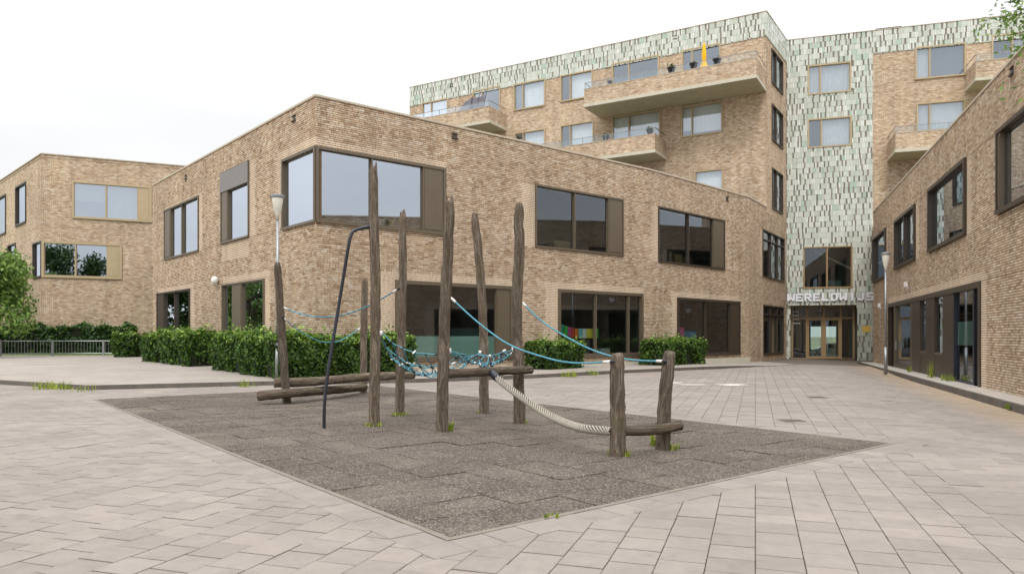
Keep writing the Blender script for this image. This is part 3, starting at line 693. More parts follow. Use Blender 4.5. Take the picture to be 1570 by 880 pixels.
apw(GF, 1238, 1305, 101.2, 146.8, 1257.5, [W_, W_]); apw(GF, 1238, 1305.7, 183.5, 228, 1259, [N_, W_])
cw = GF.rect(1231.5, 1307, 379.3, 442.7); en = GF.rect(1212, 1314.5, 468.5, 551); en = (en[0], en[1], -.2, en[3])
gfo = [r[1] for r in rows[n0:]]+[cw, en]
wall_mesh(Tb, GF, -.07, GF.L, BZ, H2, gfo); tiles(Tm, GF, 0.0, GF.L, BZ, H2, gfo, 13)
n1 = len(rows)
apw(BF, 1403, 1481, 73.4, 123, 1425.5, [('curtain', 1), ('blind_grey', 1)]); apw(BF, 1405, 1480, 159, 203, 1425.5, [W_, W_]); apw(BF, 1520, 1590, 55, 95, 1552, [N_, W_])
bfo = [r[1] for r in rows[n1:]]; BH2 = BF.z(1340, 83)
wall_mesh(Wf, BF, 0, BF.L, BZ, BH2, bfo); wall_mesh(Tb, BF, 0, BF.L, BH2, H2, []); tiles(Tm, BF, 0, BF.L, BH2, H2, [], 14)
for fc, rc, mm, cur, k in rows:
    window(fc, apt, rc, [mm], [], 'sand_metal', 'glass_home', fw=.09, curtain=cur, rdepth=1.8, **k)
window(GF, apt, cw, [GF.u(1268)], [], 'gold_wood', 'glass', fw=.07, rdepth=4)
m_ = MB(); m_.hexa([GF.p(GF.u(1252), GF.z(1252, 384), -1.2), GF.p(GF.u(1309), GF.z(1309, 411), -1.2), GF.p(GF.u(1309), GF.z(1309, 411), -1.3), GF.p(GF.u(1252), GF.z(1252, 384), -1.3)], [GF.p(GF.u(1252), GF.z(1252, 381), -1.2), GF.p(GF.u(1309), GF.z(1309, 408), -1.2), GF.p(GF.u(1309), GF.z(1309, 408), -1.3), GF.p(GF.u(1252), GF.z(1252, 381), -1.3)]); m_.build('stair_rail', 'coping', apt)
Wf.build('wall', 'brick_far', apt); Tb.build('tile_backing', 'tile_backing', apt); stuff(Tm.build('glazed_tiles', 'glazed_tile', apt))
mb = MB(); back = P(700, 75)
mb.face([(p.x, p.y, H2-.05) for p in (UF.b, UF.a, GE, GR, BE, BE-GF.n*14, UF.b-UF.n*10)]); mb.build('roof', 'roofing', apt)
coping(apt, [UF, GF, BF], H2, 'coping', .3, .05, .05); mb = MB(); NF.box(mb, uC, NF.L, H2, H2+.05, -.3, .05); mb.build('coping', 'coping', apt)
mb = MB(); a_ = BF.u(1345); BF.box(mb, a_, a_+1.6, H2-.05, H2+.35, -2.2, -.6); mb.build('roof_hatch', 'dark_bronze', apt)
vents(UF, apt, [(1035, 58), (692, 131)]); vents(BF, apt, [(1509, 30)])
# side and back walls close the volume
def plainwall(bld, a, b, z0, z1, mat):
    m_ = MB(); L = (Vector(b)-Vector(a)).length; m_.face([(a[0],a[1],z0), (b[0],b[1],z0), (b[0],b[1],z1), (a[0],a[1],z1)], [(0,z0),(L,z0),(L,z1),(0,z1)]); m_.build('side_wall', mat, bld)
plainwall(apt, UF.b, UF.b-UF.n*10, BZ, H2, 'brick_far'); plainwall(apt, BE, BE-GF.n*14, BZ, H2, 'brick_far')
# entrance: a recessed screen of doors
D0 = -1.1
def ebox(u0, u1, z0, z1, o0, o1, mat, nm, par):
    m_ = MB(); GF.box(m_, u0, u1, z0, z1, o0, o1); return m_.build(nm, mat, par)
ez = gz(20, 48); et = en[3]
m_ = MB(); GF.box(m_, en[0], en[1], et+.0, et+.1, D0-.1, -.2); sof = m_.build('soffit', 'dark_bronze', apt)
for u_, s_ in ((en[0], 1), (en[1], -1)):
    m_ = MB(); GF.box(m_, u_-(.12 if s_ > 0 else 0), u_+(.12 if s_ < 0 else 0), -.2, et, D0-.1, -.03); m_.build('reveal', 'dark_bronze', apt)
scr = ebox(en[0], en[1], et-.09, et, D0-.06, D0+.06, 'gold_wood', 'door_screen', apt)
ux = lambda px: GF.u(px)+(0)
tr_z = GF.z(1262, 487); posts_ = [1216, 1239, 1265.5, 1292.5, 1312.5]
sc = lambda px: GF.u(px)
for i, px in enumerate(posts_): ebox(sc(px)-.06, sc(px)+.06, ez, et-.09, D0-.06, D0+.06, 'gold_wood', 'post', scr)
for i, (a, b) in enumerate(zip(posts_, posts_[1:])):
    a, b = sc(a)+.06, sc(b)-.06
    ebox(a, b, tr_z-.06, tr_z+.05, D0-.05, D0+.05, 'gold_wood', 'transom', scr)
    m_ = MB(); m_.face([GF.p(a,tr_z+.05,D0), GF.p(b,tr_z+.05,D0), GF.p(b,et-.09,D0), GF.p(a,et-.09,D0)]); m_.build('pane', 'glass', scr)
    if i in (1, 2):
        m_ = MB()
        GF.box(m_, a+.01, a+.1, ez+.02, tr_z-.07, D0-.03, D0+.04); GF.box(m_, b-.1, b-.01, ez+.02, tr_z-.07, D0-.03, D0+.04); GF.box(m_, a+.1, b-.1, tr_z-.17, tr_z-.07, D0-.03, D0+.04); GF.box(m_, a+.1, b-.1, ez+.02, ez+.16, D0-.03, D0+.04)
        dr = m_.build('door', 'gold_wood', scr)
        hx = b-.16 if i == 1 else a+.16; ebox(hx-.02, hx+.02, ez+.8, ez+1.5, D0+.05, D0+.09, 'steel', 'handle', scr)
    m_ = MB(); m_.face([GF.p(a,ez+.05,D0), GF.p(b,ez+.05,D0), GF.p(b,tr_z-.06,D0), GF.p(a,tr_z-.06,D0)]); m_.build('pane', 'glass', scr)
    ebox(a, b, ez, ez+.05, D0-.05, D0+.05, 'gold_wood', 'threshold', scr)
for k in range(4): ebox(sc(1217.5), sc(1226+k), et-.42-.27*k, et-.37-.27*k, D0+.012, D0+.02, 'white_plastic', 'lettering_line', scr)
m_ = MB(); a, b, c, d, o_, D = en[0]-.6, en[1]+.6, ez+.002, et+.25, D0-.08, -9   # lobby, open at the back to the street beyond
m_.face([GF.p(a,c,o_), GF.p(a,c,D), GF.p(a,d,D), GF.p(a,d,o_)]); m_.face([GF.p(b,c,o_), GF.p(b,c,D), GF.p(b,d,D), GF.p(b,d,o_)]); m_.face([GF.p(a,d,o_), GF.p(b,d,o_), GF.p(b,d,D), GF.p(a,d,D)]); m_.face([GF.p(a,c,o_), GF.p(b,c,o_), GF.p(b,c,D), GF.p(a,c,D)])
ua, ub_l = en[0]+2.1, en[1]-.25; m_.face([GF.p(a,c,D), GF.p(ua,c,D), GF.p(ua,d,D), GF.p(a,d,D)]); m_.face([GF.p(ub_l,c,D), GF.p(b,c,D), GF.p(b,d,D), GF.p(ub_l,d,D)]); m_.face([GF.p(ua,2.2,D), GF.p(ub_l,2.2,D), GF.p(ub_l,d,D), GF.p(ua,d,D)])
m_.build('lobby', 'interior', apt); m_ = MB(); m_.face([GF.p(ua,c,D-.02), GF.p(ub_l,c,D-.02), GF.p(ub_l,2.2,D-.02), GF.p(ua,2.2,D-.02)]); m_.build('pane', 'glass', apt)
# a car parked in the street behind, seen through the lobby
cu, co_ = (ua+ub_l)/2+1.2, -13.5; cz = -.55; car = thing('parked_car', 'pale parked car seen through the entrance doors', 'car', tuple(GF.p(cu, cz, co_)))
prof = [(-2.0,.3),(-2.05,.65),(-1.9,.85),(-1.2,.95),(-.55,1.4),(.75,1.45),(1.45,1.0),(2.0,.9),(2.1,.55),(2.05,.3)]
m2_ = MB(); f0 = [GF.p(cu+x, cz+y, co_+.8-(.12 if y > 1 else 0)) for x, y in prof]; f1 = [GF.p(cu+x, cz+y, co_-.8+(.12 if y > 1 else 0)) for x, y in prof]; m2_.face(f0); m2_.face(f1[::-1])
for i in range(len(prof)): j = (i+1) % len(prof); m2_.face([f0[i], f0[j], f1[j], f1[i]])
m2_.build('body', 'car_paint', car)
for w_ in ([(-1.05,.97),(-.5,1.34),(.05,1.36),(.05,.97)], [(.12,.97),(.12,1.36),(.7,1.38),(1.25,1.0)]):
    m2_ = MB(); m2_.face([GF.p(cu+x, cz+y, co_+.815-(.12 if y > 1 else .0)) for x, y in w_]); m2_.build('side_window', 'black_metal', car)
for x in (-1.25, 1.3):
    m2_ = MB(); m2_.tube([GF.p(cu+x, cz+.32, co_+.6), GF.p(cu+x, cz+.32, co_+.84)], .32, 16); wh = m2_.build('wheel', 'pot_black', car); m2_ = MB(); m2_.tube([GF.p(cu+x, cz+.32, co_+.83), GF.p(cu+x, cz+.32, co_+.855)], .19, 12); m2_.build('rim', 'steel', wh)
m_ = MB(); a = GF.u(1322); b = GF.u(1335); GF.box(m_, a, b, GF.z(1328, 509), GF.z(1328, 499.5), .03, .05); tag(m_.build('wall_plaque', 'yellow_plate'), 'small yellow plaque on the green tiles right of the entrance doors', 'plaque')
# name over the entrance: cut-out letters standing on the tile face
sign = thing('name_sign', 'white cut-out letters spelling WERELDWIJS above the entrance doors', 'sign', tuple(GF.p(GF.u(1273), GF.z(1273, 462), .1)))
word = 'WERELDWIJS'; pitch = (GF.u(1341)-GF.u(1206))/len(word); lz = GF.z(1273, 461.5); lh = GF.z(1273, 449.5)-lz
def strokes(ch):
    T = .26
    v = lambda x, a=0, b=1: [(x, a), (x+T, a), (x+T, b), (x, b)]; hb = lambda y, a=0, b=1: [(a, y), (b, y), (b, y+.22), (a, y+.22)]
    D_ = {'W': [v(0, .15), v(.74, .15), [(.0,.15),(.22,0),(.5,.3),(.5,.62),(.3,.4)], [(1.0,.15),(.78,0),(.5,.3),(.5,.62),(.7,.4)]],
     'E': [v(0), hb(0, T, .92), hb(.39, T, .78), hb(.78, T, .92)], 'R': [v(0), hb(.78, T, .8), hb(.38, T, .8), [(.66,.48),(.94,.48),(.94,.92),(.66,.92)], [(.38,.38),(.7,.38),(1,0),(.68,0)]],
     'L': [v(0), hb(0, T, .92)], 'D': [v(0), hb(0, T, .72), hb(.78, T, .72), [(.66,.0),(.96,.25),(.96,.75),(.66,1)]], 'I': [v(.37)], 'J': [v(.6, .1), hb(0, .08, .72), [(.0,.1),(.25,.1),(.25,.38),(.0,.38)]],
     'S': [hb(0, 0, .85), hb(.39, .1, .9), hb(.78, .12, 1), [(.66,.1),(.95,.16),(.95,.5),(.66,.5)], [(.03,.5),(.32,.5),(.32,.9),(.03,.84)]]}
    return D_[ch]
for k, ch in enumerate(word):
    m_ = MB(); u_ = GF.u(1206)+pitch*(k+.06); wd_ = pitch*.86
    for q, poly in enumerate(strokes(ch)):
        e = .001*q; f0 = [GF.p(u_+x*wd_, lz+y*lh, .05-e) for x, y in poly]; f1 = [GF.p(u_+x*wd_, lz+y*lh, .13+e) for x, y in poly]; n = len(poly)
        m_.face(f1); m_.face(f0[::-1])
        for i in range(n): m_.face([f0[i], f0[(i+1) % n], f1[(i+1) % n], f1[i]])
    m_.build('letter', 'white_letter', sign)
# balconies
def balcony(fc, u0, u1, zb_, proj, ph=1.0, slab_h=.2, rail=.42):
    m_ = MB(); t = .14
    def fbox(a, b, c, d, e, f): 
        q = [((fc.p(a,c,f)), (0,0))]
        for pts in ([(a,c,f),(b,c,f),(b,d,f),(a,d,f)], [(a,c,e),(a,c,f),(a,d,f),(a,d,e)], [(b,c,f),(b,c,e),(b,d,e),(b,d,f)], [(b,c,e),(a,c,e),(a,d,e),(b,d,e)], [(a,d,f),(b,d,f),(b,d,e),(a,d,e)]):
            m_.face([fc.p(*p) for p in pts], [(p[0]+p[2], p[1]) for p in pts])
    fbox(u0, u1, zb_+slab_h, zb_+slab_h+ph, proj-t, proj); fbox(u0, u0+t, zb_+slab_h, zb_+slab_h+ph, 0, proj-t); fbox(u1-t, u1, zb_+slab_h, zb_+slab_h+ph, 0, proj-t)
    bal = m_.build('balcony', 'brick_far', apt)
    m_ = MB(); fc.box(m_, u0-.04, u1+.04, zb_, zb_+slab_h, 0, proj+.04); m_.build('balcony_slab', 'concrete', bal)
    n = max(2, round((u1-u0)/1.9))
    for k in range(n):                                           # soffit boards with joints
        m_ = MB(); a, b = u0+(u1-u0)*k/n, u0+(u1-u0)*(k+1)/n; fc.box(m_, a+.012, b-.012, zb_-.012, zb_-.002, .03, proj-.02); m_.build('soffit_board', 'soffit', bal)
    zt_ = zb_+slab_h+ph; m_ = MB(); fc.box(m_, u0-.01, u1+.01, zt_, zt_+.04, proj-t-.02, proj+.02); fc.box(m_, u0-.01, u0+t+.01, zt_, zt_+.04, 0, proj-t-.02); fc.box(m_, u1-t-.01, u1+.01, zt_, zt_+.04, 0, proj-t-.02); m_.build('capping', 'coping', bal)
    if rail:
        m_ = MB(); oo = proj-.07
        fc.box(m_, u0, u1, zt_+rail, zt_+rail+.035, oo-.02, oo+.02); fc.box(m_, u0, u0+.04, zt_+rail, zt_+rail+.035, 0, oo-.02); fc.box(m_, u1-.04, u1, zt_+rail, zt_+rail+.035, 0, oo-.02); m_.build('handrail', 'steel', bal)
        npost = max(2, round((u1-u0)/1.6))
        for k in range(npost+1):
            m_ = MB(); a = u0+.05+(u1-u0-.1)*k/npost; fc.box(m_, a-.018, a+.018, zt_+.04, zt_+rail, oo-.018, oo+.018); m_.build('baluster', 'steel', bal)
            if k < npost: m_ = MB(); b = u0+.05+(u1-u0-.1)*(k+1)/npost; m_.face([fc.p(a+.03,zt_+.06,oo), fc.p(b-.03,zt_+.06,oo), fc.p(b-.03,zt_+rail-.03,oo), fc.p(a+.03,zt_+rail-.03,oo)]); m_.build('glass_panel', 'glass_clear', bal)
    return zt_
def locate(fc, px, py, z): d = (CH-z)*F/(py-HY); q = P(px, d)-fc.a; return q.dot(fc.d), q.dot(fc.n)
z1_ = UF.z(1173, 141); uR, oR = locate(UF, 1159, 118.5, z1_); uL, oL = locate(UF, 897, 166, z1_); pr1 = (oR+oL)/2; b1t = balcony(UF, max(uR, .05), uL, z1_, pr1); B1 = (max(uR, .05), uL, pr1, b1t)
z2_ = UF.z(1024, 244.6); uR, oR = locate(UF, 1004, 234, z2_); b2t = balcony(UF, uR, uR+8.6, z2_, oR); B2 = (uR, uR+8.6, oR, b2t)
z3_ = UF.z(776.7, 200.6); uR, oR = locate(UF, 750, 188.4, z3_); b3t = balcony(UF, uR, UF.L-.2, z3_, oR); B3 = (uR, UF.L-.2, oR, b3t)
z4_ = BF.z(1384.5, 246); uR, oR = locate(BF, 1373, 234, z4_); b4t = balcony(BF, uR, uR+6, z4_, oR); z5_ = BF.z(1498, 139.5); uR, oR = locate(BF, 1496, 124.5, z5_); b5t = balcony(BF, uR, uR+5, z5_, oR)
# things on the balconies
def flower_pot(fc, px, py, u=None, label='', o_=0, zt_=0, s=1.0, flowers=('dark_leaf', 30)):
    u_ = u; c = fc.p(u_, zt_, o_); t = thing('flower_pot', label, 'flower pot', (c.x, c.y, zt_), 'pots on the balcony edges')
    m_ = MB(); m_.lathe([(.17*s, zt_+.0), (.26*s, zt_+.34*s), (.29*s, zt_+.36*s), (.29*s, zt_+.42*s), (.24*s, zt_+.42*s), (.22*s, zt_+.37*s)], c.x, c.y, 14); m_.build('pot', 'pot_black', t, True)
    n = flowers[1]; pts = np.array([c])+RS.normal(0, 1, (n, 3))*np.array([.13, .13, .08])*s+np.array([0, 0, .47*s]); leaves('plant', flowers[0], pts, np.tile([0, 0, 1.], (n, 1)), .1*s, t)
def ub(fc, px, o_):                                              # position along the facade of a column seen at distance o_ in front of it
    k = (px-CX)/F; a_ = fc.a+fc.n*o_; return (a_.x-k*a_.y)/(k*fc.d.y-fc.d.x)
for px, lb, n in ((1028, 'black pot nearest the middle of the top balcony edge', 60), (1062, 'black pot left of the yellow parasol', 18), (1098, 'black pot right of the yellow parasol', 14), (934, 'small dark pot at the left end of the top balcony', 50)):
    flower_pot(UF, px, 0, ub(UF, px, B1[2]-.07), lb, B1[2]-.24, B1[3]+.045, .95 if px > 1000 else .6, ('dark_leaf', n))
for px, lb in ((843+85, 'bushy green potted plant at the left of the lower balcony'), (996, 'green potted plant by the right window of the lower balcony')):
    flower_pot(UF, px, 0, ub(UF, px, B2[2]-.3), lb, B2[2]-.36, B2[3]+.045, .8, ('hedge_leaf', 110))
u_ = ub(UF, 1079.5, 1.6); c = UF.p(u_, 0, 1.6); zf = z1_+.2
par = thing('parasol', 'closed yellow parasol standing on the top balcony', 'parasol', (c.x, c.y, zf))
m_ = MB(); m_.lathe([(.3, zf), (.3, zf+.06), (.05, zf+.1)], c.x, c.y, 14); m_.build('base', 'pot_black', par); m_ = MB(); m_.tube([(c.x, c.y, zf+.05), (c.x, c.y, zf+2.95)], .025, 8); m_.build('pole', 'steel', par)
zc = zf+1.25; m_ = MB(); m_.lathe([(.26, zc), (.3, zc+.1), (.2, zc+.35), (.13, zc+.6), (.15, zc+.9), (.12, zc+1.3), (.06, zc+1.68), (.03, zc+1.75)], c.x, c.y, 10); m_.build('canopy', 'yellow_fabric', par)
u_ = (B3[0]+.9); tarp = thing('folding_screen', 'grey fabric windbreak leaning on the left balcony', 'screen', tuple(UF.p(u_+1.6, B3[3], B3[2]-.1)))
m_ = MB(); ua, ub_ = ub(UF, 700, B3[2]-.2), ub(UF, 741, B3[2]-.2)
for k in range(4):
    a, b = ub_+(ua-ub_)*k/4, ub_+(ua-ub_)*(k+1)/4; zz = B3[3]; ha, hb = 1.0-.03*k, .97-.05*k-(.75 if k == 3 else 0); oa, ob = B3[2]-.2-.25*(k % 2), B3[2]-.2-.25*((k+1) % 2)
    m_.hexa([UF.p(a,zz-.35,oa), UF.p(b,zz-.35,ob), UF.p(b,zz-.35,ob-.03), UF.p(a,zz-.35,oa-.03)], [UF.p(a-.12,zz+ha,oa), UF.p(b-.12,zz+hb,ob), UF.p(b-.12,zz+hb,ob-.03), UF.p(a-.12,zz+ha,oa-.03)])
m_.build('cloth', 'grey_fabric', tarp)
for k in range(3):
    m_ = MB(); a = ub_+(ua-ub_)*(k+.1)/4; m_.tube([UF.p(a, B3[3]-.4, B3[2]-.15), UF.p(a-.35, B3[3]+1.05, B3[2]-.15)], .022, 6); m_.build('stay', 'black_metal', tarp)
m_ = MB(); ua = ub(UF, 826, .1); UF.box(m_, ua-.02, ua+.02, z2_+.2, z2_+2.2, .1, 1.5); tag(m_.build('balcony_divider', 'white_plastic'), 'white privacy divider at the left end of the lower balcony', 'divider')

# ------------------------------------------------------------------ right wing
wing = thing('school_wing', 'two-storey brick school wing with dark glazed doors beside the right-hand lamp post', 'building', (RB.a.x, RB.a.y, -.12))
Bp = MB(); Wp = MB()
r1 = RB.rect(1338.5, 1359, 349, 425, 1); r1 = (max(.06, r1[0]), r1[1], r1[2], r1[3])
r2 = RB.rect(1373, 1404, 313, 398.7, 1); r3 = RB.rect(1425, 1482, 241.5, 360, 1); r4 = RB.rect(1531, 1660, 201, 330, 0)
dz = RB.z(1492, 433.2); dd = (RB.u(1362), RB.u(1504), -.115, dz)
rbo = [r1, r2, r3, r4, dd]; rbp = strips(r2, r=.6)+strips(r3, r=.5)+strips(dd, r=.55, t=.3)+strips(r1, r=.3)
wall_mesh(Wp, RB, 0, RB.L, -.4, H3, rbo); bricks(Bp, RB, 0, RB.L, -.4, H3, rbo, rbp, 6)
Wp.build('wall', 'mortar', wing); stuff(Bp.build('brick_courses', 'brick', wing))
for r, pn in ((r1, 0), (r2, 0), (r3, 0), (r4, .35)): window(RB, wing, r, [r[0]+(r[1]-r[0])*.5] if r is r2 else [], [(r[0], r[0]+pn, 'bronze')] if pn else [], 'dark_bronze', 'glass_coated', fw=.12, o1=.09)
coping(wing, [RB], H3); vents(RB, wing, [(1552, 110)])
q0 = RB.p(0, 0); q9 = Vector((q0.x*1.12, q0.y*1.12)); plainwall(wing, q0.xy, q9, -.4, H3, 'brick_far'); e9 = RB.b
plainwall(wing, e9, e9-RB.n*12, -.4, H3, 'brick_far'); mb = MB(); mb.face([(p.x, p.y, H3-.25) for p in (RB.a, RB.b, RB.b-RB.n*12, RB.a-RB.n*12)]); mb.build('roof', 'roofing', wing)
# glazed door bay
fw = .1; u0, u1, z0, z1 = dd; m_ = MB(); RB.box(m_, u0, u1, z1-.2, z1, -.18, .03); RB.box(m_, u0, u0+fw, z0, z1-.2, -.18, .03); RB.box(m_, u1-.28, u1, z0, z1-.2, -.18, .03); bay = m_.build('door_bay', 'dark_bronze', wing)
def bayp(px0, px1, za, zb_, o0, o1, mat, nm): m_ = MB(); RB.box(m_, RB.u(px0), RB.u(px1), za, zb_, o0, o1); return m_.build(nm, mat, bay)
def bayg(px0, px1, za, zb_, o=-.1, mat='glass', nm='pane'): m_ = MB(); a, b = RB.u(px0), RB.u(px1); m_.face([RB.p(a,za,o), RB.p(b,za,o), RB.p(b,zb_,o), RB.p(a,zb_,o)]); return m_.build(nm, mat, bay)
zt_ = z1-.2
bayp(1369.5, 1371.5, z0, zt_, -.14, -.02, 'bronze', 'door_stile'); bayp(1395, 1397, z0, zt_, -.14, -.02, 'bronze', 'door_stile'); bayp(1371.5, 1395, z0, z0+.25, -.14, -.03, 'dark_bronze', 'door_rail'); bayg(1371.5, 1395, z0+.25, zt_)
bayp(1373, 1374, z0+.9, z0+1.3, -.02, .04, 'steel', 'handle')
for a, b in ((1397, 1409.5), (1418.5, 1431.5), (1444, 1460)): bayp(a, b, z0, zt_, -.12, -.02, 'dark_bronze', 'panel')
for a, b in ((1409.5, 1418.5), (1431.5, 1444)):
    bayp(a, b, z0, z0+.85, -.12, -.03, 'dark_bronze', 'panel'); bayp(a, b, z0+.85, z0+.93, -.13, -.01, 'bronze', 'transom'); bayg(a, b, z0+.93, zt_)
bayp(1460, 1462, z0, zt_, -.14, -.01, 'black_metal', 'door_stile'); bayp(1490.5, 1493, z0, zt_, -.14, -.01, 'black_metal', 'door_stile'); bayg(1462, 1490.5, z0+.05, zt_); bayp(1462, 1490.5, z0, z0+.06, -.14, -.02, 'black_metal', 'door_rail')
bayg(1462.5, 1490, z0+1.25, z0+2.05, -.115, 'film', 'frosted_film')
m_ = MB(); a, b, c, d, o, D = u0-.3, u1+.3, z0, z1+.2, -.235, -4
for f_ in ([(a,c,D),(b,c,D),(b,d,D),(a,d,D)], [(a,c,o),(a,c,D),(a,d,D),(a,d,o)], [(b,c,o),(b,c,D),(b,d,D),(b,d,o)], [(a,d,o),(b,d,o),(b,d,D),(a,d,D)], [(a,c,o),(b,c,o),(b,c,D),(a,c,D)]): m_.face([RB.p(*q) for q in f_])
m_.build('room', 'interior', bay)
for px, py in ((1394, 436), (1352, 468)):
    m_ = MB(); u_, z_ = RB.u(px), RB.z(px, py); RB.box(m_, u_-.14, u_+.14, z_-.12, z_+.12, .08, .2); RB.box(m_, u_-.03, u_+.03, z_-.2, z_-.12, -.01, .14); m_.build('wall_lamp', 'white_plastic', wing)

# ------------------------------------------------------------------ left building beyond the fence
far = thing('school_annex', 'taller brick school block with beige framed windows beyond the fence', 'building', (LB.x, LB.y, 0))
Wf = MB()
l1 = LF.rect(110.5, 232.5, 277.3, 334.5); l2 = LF.rect(63.6, 187, 369, 425); l2 = (0, l2[1], l2[2], l2[3])
k1 = LG.rect(40, 24, 278, 341, 0); k2 = LG.rect(9, -8, 297, 358, 0); k3 = LG.rect(63, 50.5, 369, 425, 0); k3 = (0, k3[1], k3[2], k3[3]); k4 = LG.rect(24, 12, 372, 425)
wall_mesh(Wf, LF, 0, LF.L, BZ, H4, [l1, l2]); wall_mesh(Wf, LG, 0, LG.L, BZ, H4, [k1, k2, k3, k4]); Wf.build('wall', 'brick_far', far)
window(LF, far, l1, [LF.u(163)], [(LF.u(211), l1[1], 'sand_metal')], 'sand_metal', 'glass_coated', fw=.12, curtain=[('curtain', .5), ('curtain', 1)]); lw_ = window(LF, far, l2, [LF.u(116)], [(LF.u(164), l2[1], 'sand_metal')], 'sand_metal', 'glass_coated', fw=.14, room=False); corner_room(LG, k3[1], LF, l2[1], l2[2]-.05, l2[3]+.1, lw_)
for k_ in (k1, k2, k3, k4): window(LG, far, k_, [], [], 'dark_bronze', 'glass_coated', fw=.1, room=k_ is not k3)
coping(far, [LF, LG], H4); mb = MB(); e = LF.b; e2_ = LG.b; mb.face([(p.x, p.y, H4-.2) for p in (LG.b, LB, LF.b, LF.b-LF.n*12, LG.b-LF.n*12)]); mb.build('roof', 'roofing', far)

# ------------------------------------------------------------------ play equipment
fr = thing('climbing_frame', 'timber climbing frame of weathered posts, blue ropes and net on the rubber floor', 'climbing frame', (GP(679, 661).x, GP(679, 661).y, 0))
def log(pts, rad, name='post', seed=0, label=None, n=14, jag=0, seg=26):
    rr = random.Random(seed); pts = [Vector(p) for p in pts]; out = []; rr2 = []
    for k in range(seg+1):
        t = k/seg*(len(pts)-1); i = min(int(t), len(pts)-2); f = t-i; p0 = pts[max(i-1, 0)]; p1 = pts[i]; p2 = pts[i+1]; p3 = pts[min(i+2, len(pts)-1)]
        q = .5*((2*p1)+(p2-p0)*f+(2*p0-5*p1+4*p2-p3)*f*f+(3*p1-p0-3*p2+p3)*f**3)
        q += Vector((rr.uniform(-1, 1), rr.uniform(-1, 1), 0))*.006
        out.append(q); rr2.append((rad[0]+(rad[1]-rad[0])*k/seg)*(1+rr.uniform(-.035, .035)))
    if jag: rr2[-1] *= .72; rr2[-2] *= .93
    m_ = MB(); m_.tube(out, rr2, n, True, .085, seed)
    if jag:
        for j in range(n): v = m_.v[seg*n+j]; m_.v[seg*n+j] = (v[0], v[1], v[2]+rr.uniform(-.12, .05)*jag)
    o = m_.build(name, 'timber', fr, True)
    if label: o['label'] = label
    return o
def post(bpx, bpy_, pts, wpx, seed, label, jag=1):
    b = GP(bpx, bpy_); d = b.y; r = wpx/2*d/F; P_ = [Vector((b.x, b.y, -.25)), b]+[P3(x, y, d+dd_) for x, y, dd_ in pts]; return log(P_, (r*1.04, r*.8), 'post', seed, label, jag=jag), d, r
p1, d_1, r_1 = post(440, 618, [(434, 540, 0), (429, 460, 0), (425, 403, 0)], 13, 1, 'leftmost post, leaning to the left', .3)
p2, d_2, r_2 = post(557, 602, [(557, 540, 0), (558, 480, 0), (559, 427, 0)], 11.5, 2, 'short far post behind the tallest one', .3)
p3, d_3, r_3 = post(574, 652, [(575, 560, 0), (576, 450, 0), (573, 340, 0), (573, 251, 0)], 17, 3, 'tallest post, holding the bent black pole')
p4, d_4, r_4 = post(613, 636, [(614, 560, 0), (617, 470, 0), (618, 390, 0), (617, 325, 0)], 14.5, 4, 'post just right of the tallest one')
p5, d_5, r_5 = post(678, 661, [(679, 560, 0), (683, 470, 0), (687, 380, 0), (689, 303, 0)], 19, 5, 'post carrying the left end of the waist-high beam')
p6, d_6, r_6 = post(742, 633, [(742, 560, 0), (740, 480, 0), (735, 400, 0), (727, 328, 0)], 14.5, 6, 'far post leaning left behind the beam')
p7, d_7, r_7 = post(797, 649, [(795, 560, 0), (792, 470, 0), (797, 380, 0), (795, 345, 0), (797, 314, 0)], 18, 7, 'crooked post at the right end of the beam')
p8, d_8, r_8 = post(947, 699, [(947, 620, 0), (946, 541, 0)], 25, 8, 'nearest of the two short posts', .1)
p9, d_9, r_9 = post(1016, 689, [(1020, 610, 0), (1027, 538, 0)], 23, 9, 'short post standing behind the nearest one', .1)
def plog(a, b, wpx, seed, label, mid=None):
    P_ = [P3(*a)]+([P3(*q) for q in mid] if mid else [(P3(*a)+P3(*b))/2])+[P3(*b)]; r = wpx/2*(a[2]+b[2])/2/F; return log(P_, (r, r*.93), 'beam', seed, label)
plog((681, 573, d_5+.03), (815, 567, d_7-.14), 14.5, 21, 'waist-high beam bolted to two tall posts', [(745, 570, (d_5+d_7)/2-.06)])
plog((940, 660, d_8+.05), (1045, 652, d_9-.05), 15, 22, 'low beam between the two short posts', [(1000, 659, (d_8+d_9)/2)])
plog((420, 587, d_1+.2), (634, 575, 18.4), 14, 23, 'upper of the two balance logs', [(480, 585, 16.3), (560, 578, 17.5)])
plog((396, 607, d_1-.25), (559, 593.5, d_2-.15), 13, 24, 'lower of the two balance logs', [(450, 602, 15.6), (505, 598, 16.8)])
def sweep(pts3, r, name, mat, seg=24, n=7, par=None):
    pts = [Vector(p) for p in pts3]; out = []
    for k in range(seg+1):
        t = k/seg*(len(pts)-1); i = min(int(t), len(pts)-2); f = t-i; p0 = pts[max(i-1, 0)]; p1_ = pts[i]; p2_ = pts[i+1]; p3_ = pts[min(i+2, len(pts)-1)]
        out.append(.5*((2*p1_)+(p2_-p0)*f+(2*p0-5*p1_+4*p2_-p3_)*f*f+(3*p1_-p0-3*p2_+p3_)*f**3))
    m_ = MB(); m_.tube(out, r, n); return m_.build(name, mat, par or fr, True), out
dB = 11.4; sweep([P3(497, 665, dB), P3(497, 657, dB), P3(497.5, 620, dB), P3(503, 570, dB+.05), P3(520, 465, dB+.2), P3(533, 385, d_3-.2), P3(538, 361, d_3-.17), P3(546, 352.5, d_3-.12), P3(570, 347, d_3)], .027, 'bent_pole', 'black_metal', 60, 12)
